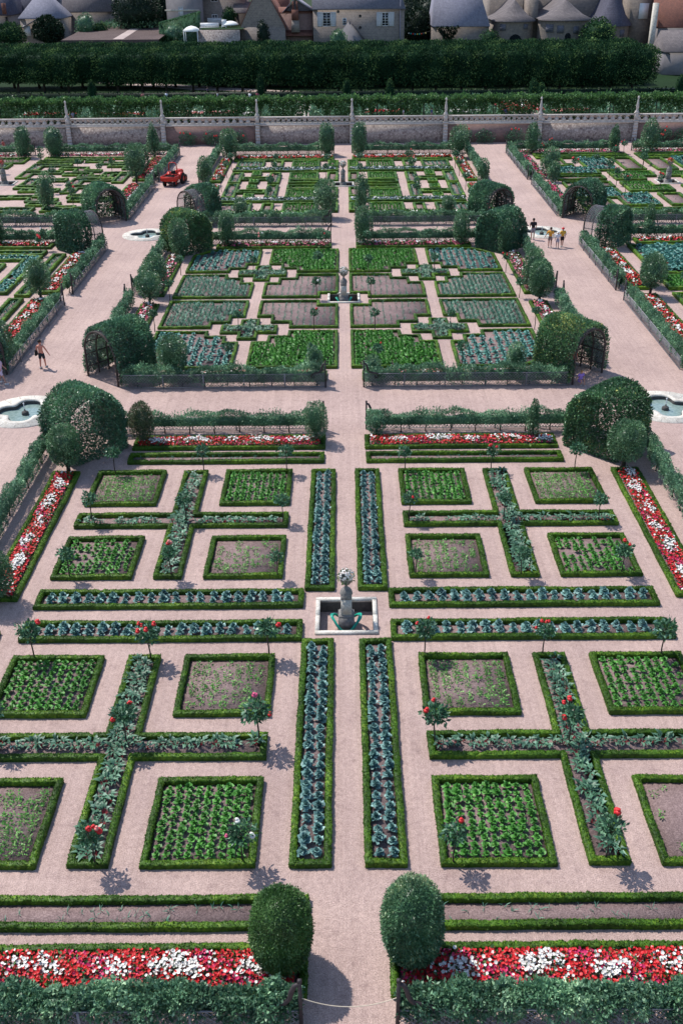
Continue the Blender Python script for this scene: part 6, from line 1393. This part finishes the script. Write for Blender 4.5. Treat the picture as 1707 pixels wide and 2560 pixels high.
# the church with its three rounded apses
ch = thing('church', 'stone church showing three rounded apses with conical slate roofs', 'church', (0, 0, 0))
X0, Zw = at(1228, -40, 184); X1, _ = at(1640, -40, 184)
g = G(); box(g, ((X0+X1)/2, 190, (Zw+Z2)/2), (X1-X0, 12, Zw-Z2)); obj('nave_wall', g, M['churchstone'], ch)
def apse(p0, p1, peave, papex, Y, roof, ops, arch=None):
    xa, ze = at(p0, peave, Y); xb, _ = at(p1, peave, Y); r = (xb-xa)/2*.93; xc = (xa+xb)/2; Yc = Y+2.2; _, za = at((p0+p1)/2, papex, Yc+r*.2)
    g = G(); lathe(g, [(r, Z2-.5), (r, ze)], 26, (xc, Yc, 0), math.pi, 2*math.pi); d = 184-Yc
    for s in (-1, 1): box(g, (xc+s*(r-.15), Yc+d/2, (Z2+ze)/2), (.3, d-.01, ze-Z2))
    a = obj('apse_wall', g, M['churchstone'], ch)
    g = G(); prof = [(r+.45, ze-.18), (r+.45, ze), (r*.72, ze+(za-ze)*.24), (r*.36, ze+(za-ze)*.60), (.02, za)]; lathe(g, prof, 26, (xc, Yc, 0), math.pi, 2*math.pi)
    pr = [(xc+s*q, 184, z) for s in (1,) for q, z in prof[1:]]
    n = len(prof)-1; V = [(xc-q, Yc, z) for q, z in prof[1:]]+[(xc-q, 184.2, z) for q, z in prof[1:]]+[(xc+q, Yc, z) for q, z in prof[1:]]+[(xc+q, 184.2, z) for q, z in prof[1:]]
    Q = [[i, i+1, n+i+1, n+i] for i in range(n-1)]+[[2*n+i, 3*n+i, 3*n+i+1, 2*n+i+1] for i in range(n-1)]; g.add(V, Q); obj('apse_roof', g, M[roof], ch)
    for (q0, z0_, q1, z1_) in ops:
        px = (q0+q1)/2; u = (at(px, z0_, Y)[0]-xc)/r; u = max(-.93, min(.93, u)); an = math.asin(u); w = (q1-q0)/13.5/max(.35, math.cos(an)); zt, zb_ = at(px, z0_, Y)[1], at(px, z1_, Y)[1]
        g = G(); box(g, (xc+math.sin(an)*(r+.02), Yc-math.cos(an)*(r+.02), (zt+zb_)/2), (w, .1, zt-zb_), an); obj('blocked_window', g, M['slate'], ch)
    if arch:
        q0, z0_, q1, z1_ = arch; px = (q0+q1)/2; u = (at(px, z0_, Y)[0]-xc)/r; an = math.asin(max(-.9, min(.9, u))); w = (q1-q0)/13.5; zt, zb_ = at(px, z0_, Y)[1], max(Z2, at(px, z1_, Y)[1])
        g = G(); pts = [(-w/2, zb_), (w/2, zb_)]+[(w/2*math.cos(a_), zt-w/2+w/2*math.sin(a_)) for a_ in np.linspace(0, math.pi, 9)]
        V = [(x*math.cos(an)+xc+math.sin(an)*(r+.05), -math.cos(an)*(r+.05)+Yc+x*math.sin(an), z) for x, z in pts]; g.add(V, None, [[0, i, i+1] for i in range(1, len(pts)-1)]); V2 = [(x, y+.3, z) for x, y, z in V]
        n = len(V); g.add(V+V2, [[i, (i+1) % n, n+(i+1) % n, n+i] for i in range(n)]); obj('arched_opening', g, M['pane'], ch)
apse(1236, 1341, 52, 0, 173, 'stonetile', [(1250, 60, 1262, 76), (1306, 59, 1317, 72)], (1270, 84, 1300, 106))
apse(1351, 1482, 49, -2, 170.5, 'stonetile', [(1364, 60, 1379, 80), (1388, 62, 1403, 81), (1427, 64, 1440, 82), (1456, 62, 1466, 80)], (1406, 80, 1420, 112))
apse(1494, 1581, 63, -42, 174, 'slatedark', [(1547, 74, 1559, 91)])
for p0, p1 in ((1327, 1349), (1582, 1634)):
    xa, zt = at(p0, -30, 176); xb, _ = at(p1, -30, 176); g = G(); box(g, ((xa+xb)/2, 180, (zt+Z2)/2), (xb-xa, 7.8, zt-Z2)); obj('buttress', g, M['churchstone'], ch)
xa, zt = at(1599, 8, 175.9); xb, zb_ = at(1617, 47, 175.9); g = G(); box(g, ((xa+xb)/2, 175.95, (zt+zb_)/2), (xb-xa, .12, zt-zb_)); obj('pale_panel', g, M['whitepaint'], ch)
# village greenery and the small garden
VT = [(338, 72, -30, 178, 4.9, 'dark', 'huge dark conifer beside the rendered house'), (1046, 120, 20, 180, 3.4, 'dark', 'tall dark trees behind the coloured bulbs'), (1075, 115, -20, 192, 5, 'dark', 'dense dark tree filling the gap beside the slate hall'),
      (1497, 118, 47, 166, 3.3, 'lime', 'round leafy tree before the third apse'), (1225, 118, 76, 166, 2.2, 'lime', 'bushy shrub before the first apse'), (657, 118, 50, 166.5, 1.25, 'dark', 'narrow dark tree against the steep gable'), (846, 116, 74, 165.5, 1.6, 'pearpale', 'wispy pale bush before the two-window house'),
      (118, 100, 42, 171, 3.0, 'dark', 'dark bush before the pyramid-roofed pavilion'), (210, 88, 30, 172, 2.0, 'pearpale', 'light young tree on the soil terrace'), (20, 105, 58, 168, 3.0, 'lime', 'bush at the left picture edge below the houses'), (430, 98, 62, 166, 2.4, 'pearpale', 'grey-green bush left of the white gazebo'), (572, 60, 18, 175, 1.5, 'lime', 'small tree on the balcony house terrace'), (248, 78, 60, 173, 1.4, 'lime', 'round garden bush on the soil terrace'), (1370, 60, -60, 200, 4, 'dark', 'dark tree top behind the church'), (1022, 118, -10, 196, 4, 'dark', 'dark tree behind the corner of the two-window house'), (402, 70, -20, 200, 3, 'dark', 'dark tree seen left of the rendered house')]
for px, pb, pt, Y, cr, mt, lab in VT:
    X, zt = at(px, pt, Y); _, zb_ = at(px, pb, Y)
    tree(X, Y, lab, cr, max(.3, zb_-Z2-.5), zt-Z2, mt, (5000 if mt == 'dark' else 2200) if cr > 2.5 else 900, .42 if cr > 2.5 else .3, 2.1, .16, .22 if cr > 2.5 else .12, None, .25, 'village_tree', Z2, 0, .8)
X0, Zt = at(1090, 68, 171.6); X1, Zb = at(1148, 104, 171.6); g = G(); N = 700; u = rng.random(N); v = rng.random(N)**1.6
leaves(g, np.stack([X0+(X1-X0)*(.5+(u-.5)*(1-v*.75)), 171.6-rng.random(N)*.4, Zt-(Zt-Zb)*v], 1), np.tile([0, -1, 0.], (N, 1)), .4, .7, None, .6); tag(obj('ivy', g, M['dark']), 'dark ivy hanging on the wall of the slate hall', 'ivy')
# garden terrace with soil beds, walls, furniture
def slab(name, p0, p1, ptop, pbot, Y, depth, mat, lab, cat):
    X0, Zt = at(p0, ptop, Y); X1, Zb = at(p1, pbot, Y); g = G(); box(g, ((X0+X1)/2, Y+depth/2, (Zt+Z2)/2-.3), (X1-X0, depth, Zt-Z2+.6)); return tag(obj(name, g, M[mat]), lab, cat)
X0, Zt = at(160, 92, 160); X1, _ = at(402, 92, 160); _, Z3 = at(280, 66, 178)
g = G(); g.add([(X0, 158, Zt-.4), (X1, 158, Zt-.4), (X1, 182, Z3), (X0, 182, Z3)], [[0, 1, 2, 3]]); g.add([(X0, 158, Z2-1), (X1, 158, Z2-1), (X1, 158, Zt-.4), (X0, 158, Zt-.4)], [[0, 1, 2, 3]]); tag(obj('soil_terrace', g, M['darksoil']), kind='structure')
def onter(Y): return Zt-.4+(Z3-Zt+.4)*(Y-158)/24
g = G(); xa, _ = at(298, 95, 160); xb, _ = at(338, 74, 176); g.add([(xa-.8, 158.5, onter(158.5)+.03), (xa+1.0, 158.5, onter(158.5)+.03), (xb+1, 176, onter(176)+.03), (xb-.6, 176, onter(176)+.03)], [[0, 1, 2, 3]]); tag(obj('garden_path', g, M['path']), kind='structure')
N = 900; g = G(); xx = rng.uniform(X0+2, X1-3, N); yy = rng.uniform(174, 181, N); P = np.stack([xx, yy, np.array([onter(q) for q in yy])+rng.random(N)*.9], 1); leaves(g, P, np.tile([0, 0, 1.], (N, 1)), .45, .6, None, .8)
tag(obj('kitchen_garden_greens', g, M['pear']), 'low green vegetables at the back of the village soil terrace', 'vegetables', None, 'stuff')
slab('garden_wall', 278, 415, 59, 66, 180.5, .5, 'housestone', 'low stone wall below the dark conifer', 'wall'); slab('garden_wall', 492, 600, 76, 93, 163, .5, 'rubble', 'low rubble wall below the white parasol', 'wall')
X0, Zt = at(498, 74, 163.5); X1, _ = at(606, 74, 163.5); _, Z4 = at(550, 62, 177); g = G(); g.add([(X0, 163.5, Zt), (X1, 163.5, Zt), (X1, 179, Z4), (X0, 179, Z4)], [[0, 1, 2, 3]]); tag(obj('upper_lawn', g, M['grass']), kind='structure')
X0, Zt = at(399, 60, 167); X1, Zt1 = at(500, 32, 174); g = G(); a = [(X0, 166, Z2), (X1, 173, Z2), (X1, 174.5, Z2), (X0, 167.5, Z2)]; V = a+[(x, y, (Zt if i in (0, 3) else Zt1)) for i, (x, y, z) in enumerate(a)]; g.add(V, BOXQ, tint=.5)
N = 2500; u = rng.random(N); k = rng.random(N); zz = Z2+(Zt+(Zt1-Zt)*u-Z2)*np.where(k < .5, 1, rng.random(N)); dy = np.where(k < .5, rng.random(N)*1.5, -.05)
leaves(g, np.stack([X0+(X1-X0)*u, 166+7*u+dy, zz], 1), np.tile([0, -.4, 1.], (N, 1)), .35, .6, None, .7); tag(obj('sloping_hedge', g, M['pear']), 'bright clipped hedge sloping up past the rendered house', 'hedge')
t = thing('garden_gazebo', 'white canvas gazebo in the village garden', 'gazebo', (*at(480, 92, 163)[:1], 163, 0)); zb_ = at(480, 96, 163)[1]; zt = at(480, 74, 163)[1]; zr = at(480, 64, 163)[1]; t.location.z = zb_
g = G(); lathe(g, [(1.52, zt-zb_-.25), (1.52, zt-zb_), (.8, zt-zb_+.42), (.001, zr-zb_)], 4, a0=math.pi/4, a1=math.pi/4+2*math.pi, sq=False); g.V = [v*np.array([1.2, 1.2, 1]) for v in g.V]; obj('canopy', g, M['canvas'], t)
for sx in (-1, 1):
    for sy in (-1, 1): g = G(); box(g, (sx*1.2, sy*1.2, (zt-zb_)/2-1), (.12, .12, zt-zb_+2)); obj('leg', g, M['whitepaint'], t)
X, zc = at(576, 55, 170); t = thing('garden_parasol', 'white domed parasol on the village lawn', 'parasol', (X, 170, zc-2.2)); g = G(); lathe(g, [(1.5, 1.75), (1.48, 1.85), (1.1, 2.15), (.6, 2.32), (.001, 2.4)], 12); obj('canopy', g, M['canvas'], t, True); g = G(); tube(g, [(0, 0, -.6), (0, 0, 2.3)], .04, 6); obj('pole', g, M['whitepaint'], t)
X, zc = at(524, 69, 170); t = thing('garden_bench', 'white slatted garden bench on the village lawn', 'bench', (X, 170, zc-.4)); g = G(); box(g, (0, 0, .45), (3.4, .8, .1)); obj('seat', g, M['whitepaint'], t); g = G(); box(g, (0, .42, .85), (3.4, .1, .6), rx=-.2); obj('backrest', g, M['whitepaint'], t)
for s in (-1, 1): g = G(); box(g, (s*1.5, 0, .0), (.12, .7, .8)); obj('leg', g, M['whitepaint'], t)
X, zc = at(574-1, 66, 169); t = thing('garden_chair', 'white garden chair beside the parasol', 'chair', (X-.9, 169, zc-.4)); g = G(); box(g, (0, 0, .45), (.9, .8, .1)); obj('seat', g, M['whitepaint'], t); g = G(); box(g, (0, .4, 1.0), (.9, .1, 1.0)); obj('backrest', g, M['whitepaint'], t)
for sx in (-1, 1):
    for sy in (-1, 1): g = G(); box(g, (sx*.38, sy*.33, 0), (.09, .09, .8)); obj('leg', g, M['whitepaint'], t)
X0, Z0 = at(1016, 80, 172); X1, Z1 = at(1080, 76, 172); t = thing('string_of_lights', 'string of coloured bulbs hanging beside the slate hall', 'lights', (0, 0, 0)); g = G(); pts = [(X0+(X1-X0)*k/12, 172, Z0+(Z1-Z0)*k/12-.35*math.sin(math.pi*k/12)) for k in range(13)]; tube(g, pts, .03, 5); obj('cable', g, M['rubber'], t)
bc = [(.8, .7, .6), (.1, .5, .5), (.7, .05, .05), (.1, .4, .5), (.8, .6, .1), (.1, .5, .35), (.7, .1, .05), (.1, .1, .1), (.8, .6, .2)]
for k, c in enumerate(bc): p = pts[1+k]; g = G(); lathe(g, [(.001, -.3), (.13, -.18), (.1, -.06), (.03, 0)], 8); obj('bulb', g, cloth(c), t, True, loc=p)
slab('boundary_wall', 1236, 1672, 206, 236, 153.5, .6, 'rubble', 'low rubble wall seen under the right end of the limes', 'wall')

# ------------------------------------------------------------------ camera, sun and sky
cam = bpy.data.cameras.new('camera'); co = bpy.data.objects.new('camera', cam); COL.objects.link(co); SC.camera = co
from mathutils import Matrix, Vector
m3 = Matrix((RT, UP, -FW)).transposed(); co.matrix_world = Matrix.Translation((CX, CY, CZ)) @ m3.to_4x4()
cam.sensor_fit = 'VERTICAL'; cam.sensor_height = 36.0; cam.lens = 2489/2560*36; cam.clip_end = 3000; cam.clip_start = .5
SD = Vector((-.50, .42, 1.0)).normalized(); EL = math.asin(SD.z); AZ = math.atan2(SD.x, SD.y)
sun = bpy.data.lights.new('sun', 'SUN'); sun.energy = 4.0; sun.angle = R(.5); sun.color = (1, .955, .89); so = bpy.data.objects.new('sun', sun); COL.objects.link(so)
so.rotation_euler = SD.to_track_quat('Z', 'Y').to_euler(); so.location = (0, 0, 60)
wd = bpy.data.worlds.new('World'); SC.world = wd; wd.use_nodes = True; nt = wd.node_tree
sky = nt.nodes.new('ShaderNodeTexSky'); sky.sky_type = 'NISHITA'; sky.sun_disc = False; sky.sun_elevation = EL; sky.sun_rotation = AZ; sky.air_density = 1.0; sky.dust_density = .6
bg = nt.nodes['Background']; bg.inputs['Strength'].default_value = .145; nt.links.new(sky.outputs[0], bg.inputs[0])
SC.view_settings.view_transform = 'Standard'; SC.view_settings.look = 'None'; SC.view_settings.exposure = 0.3; SC.view_settings.gamma = 1
SC.render.engine = 'CYCLES'; SC.cycles.max_bounces = 5; SC.cycles.diffuse_bounces = 2; SC.cycles.glossy_bounces = 2; SC.cycles.transmission_bounces = 2; SC.cycles.transparent_max_bounces = 4
SC.cycles.use_denoising = True
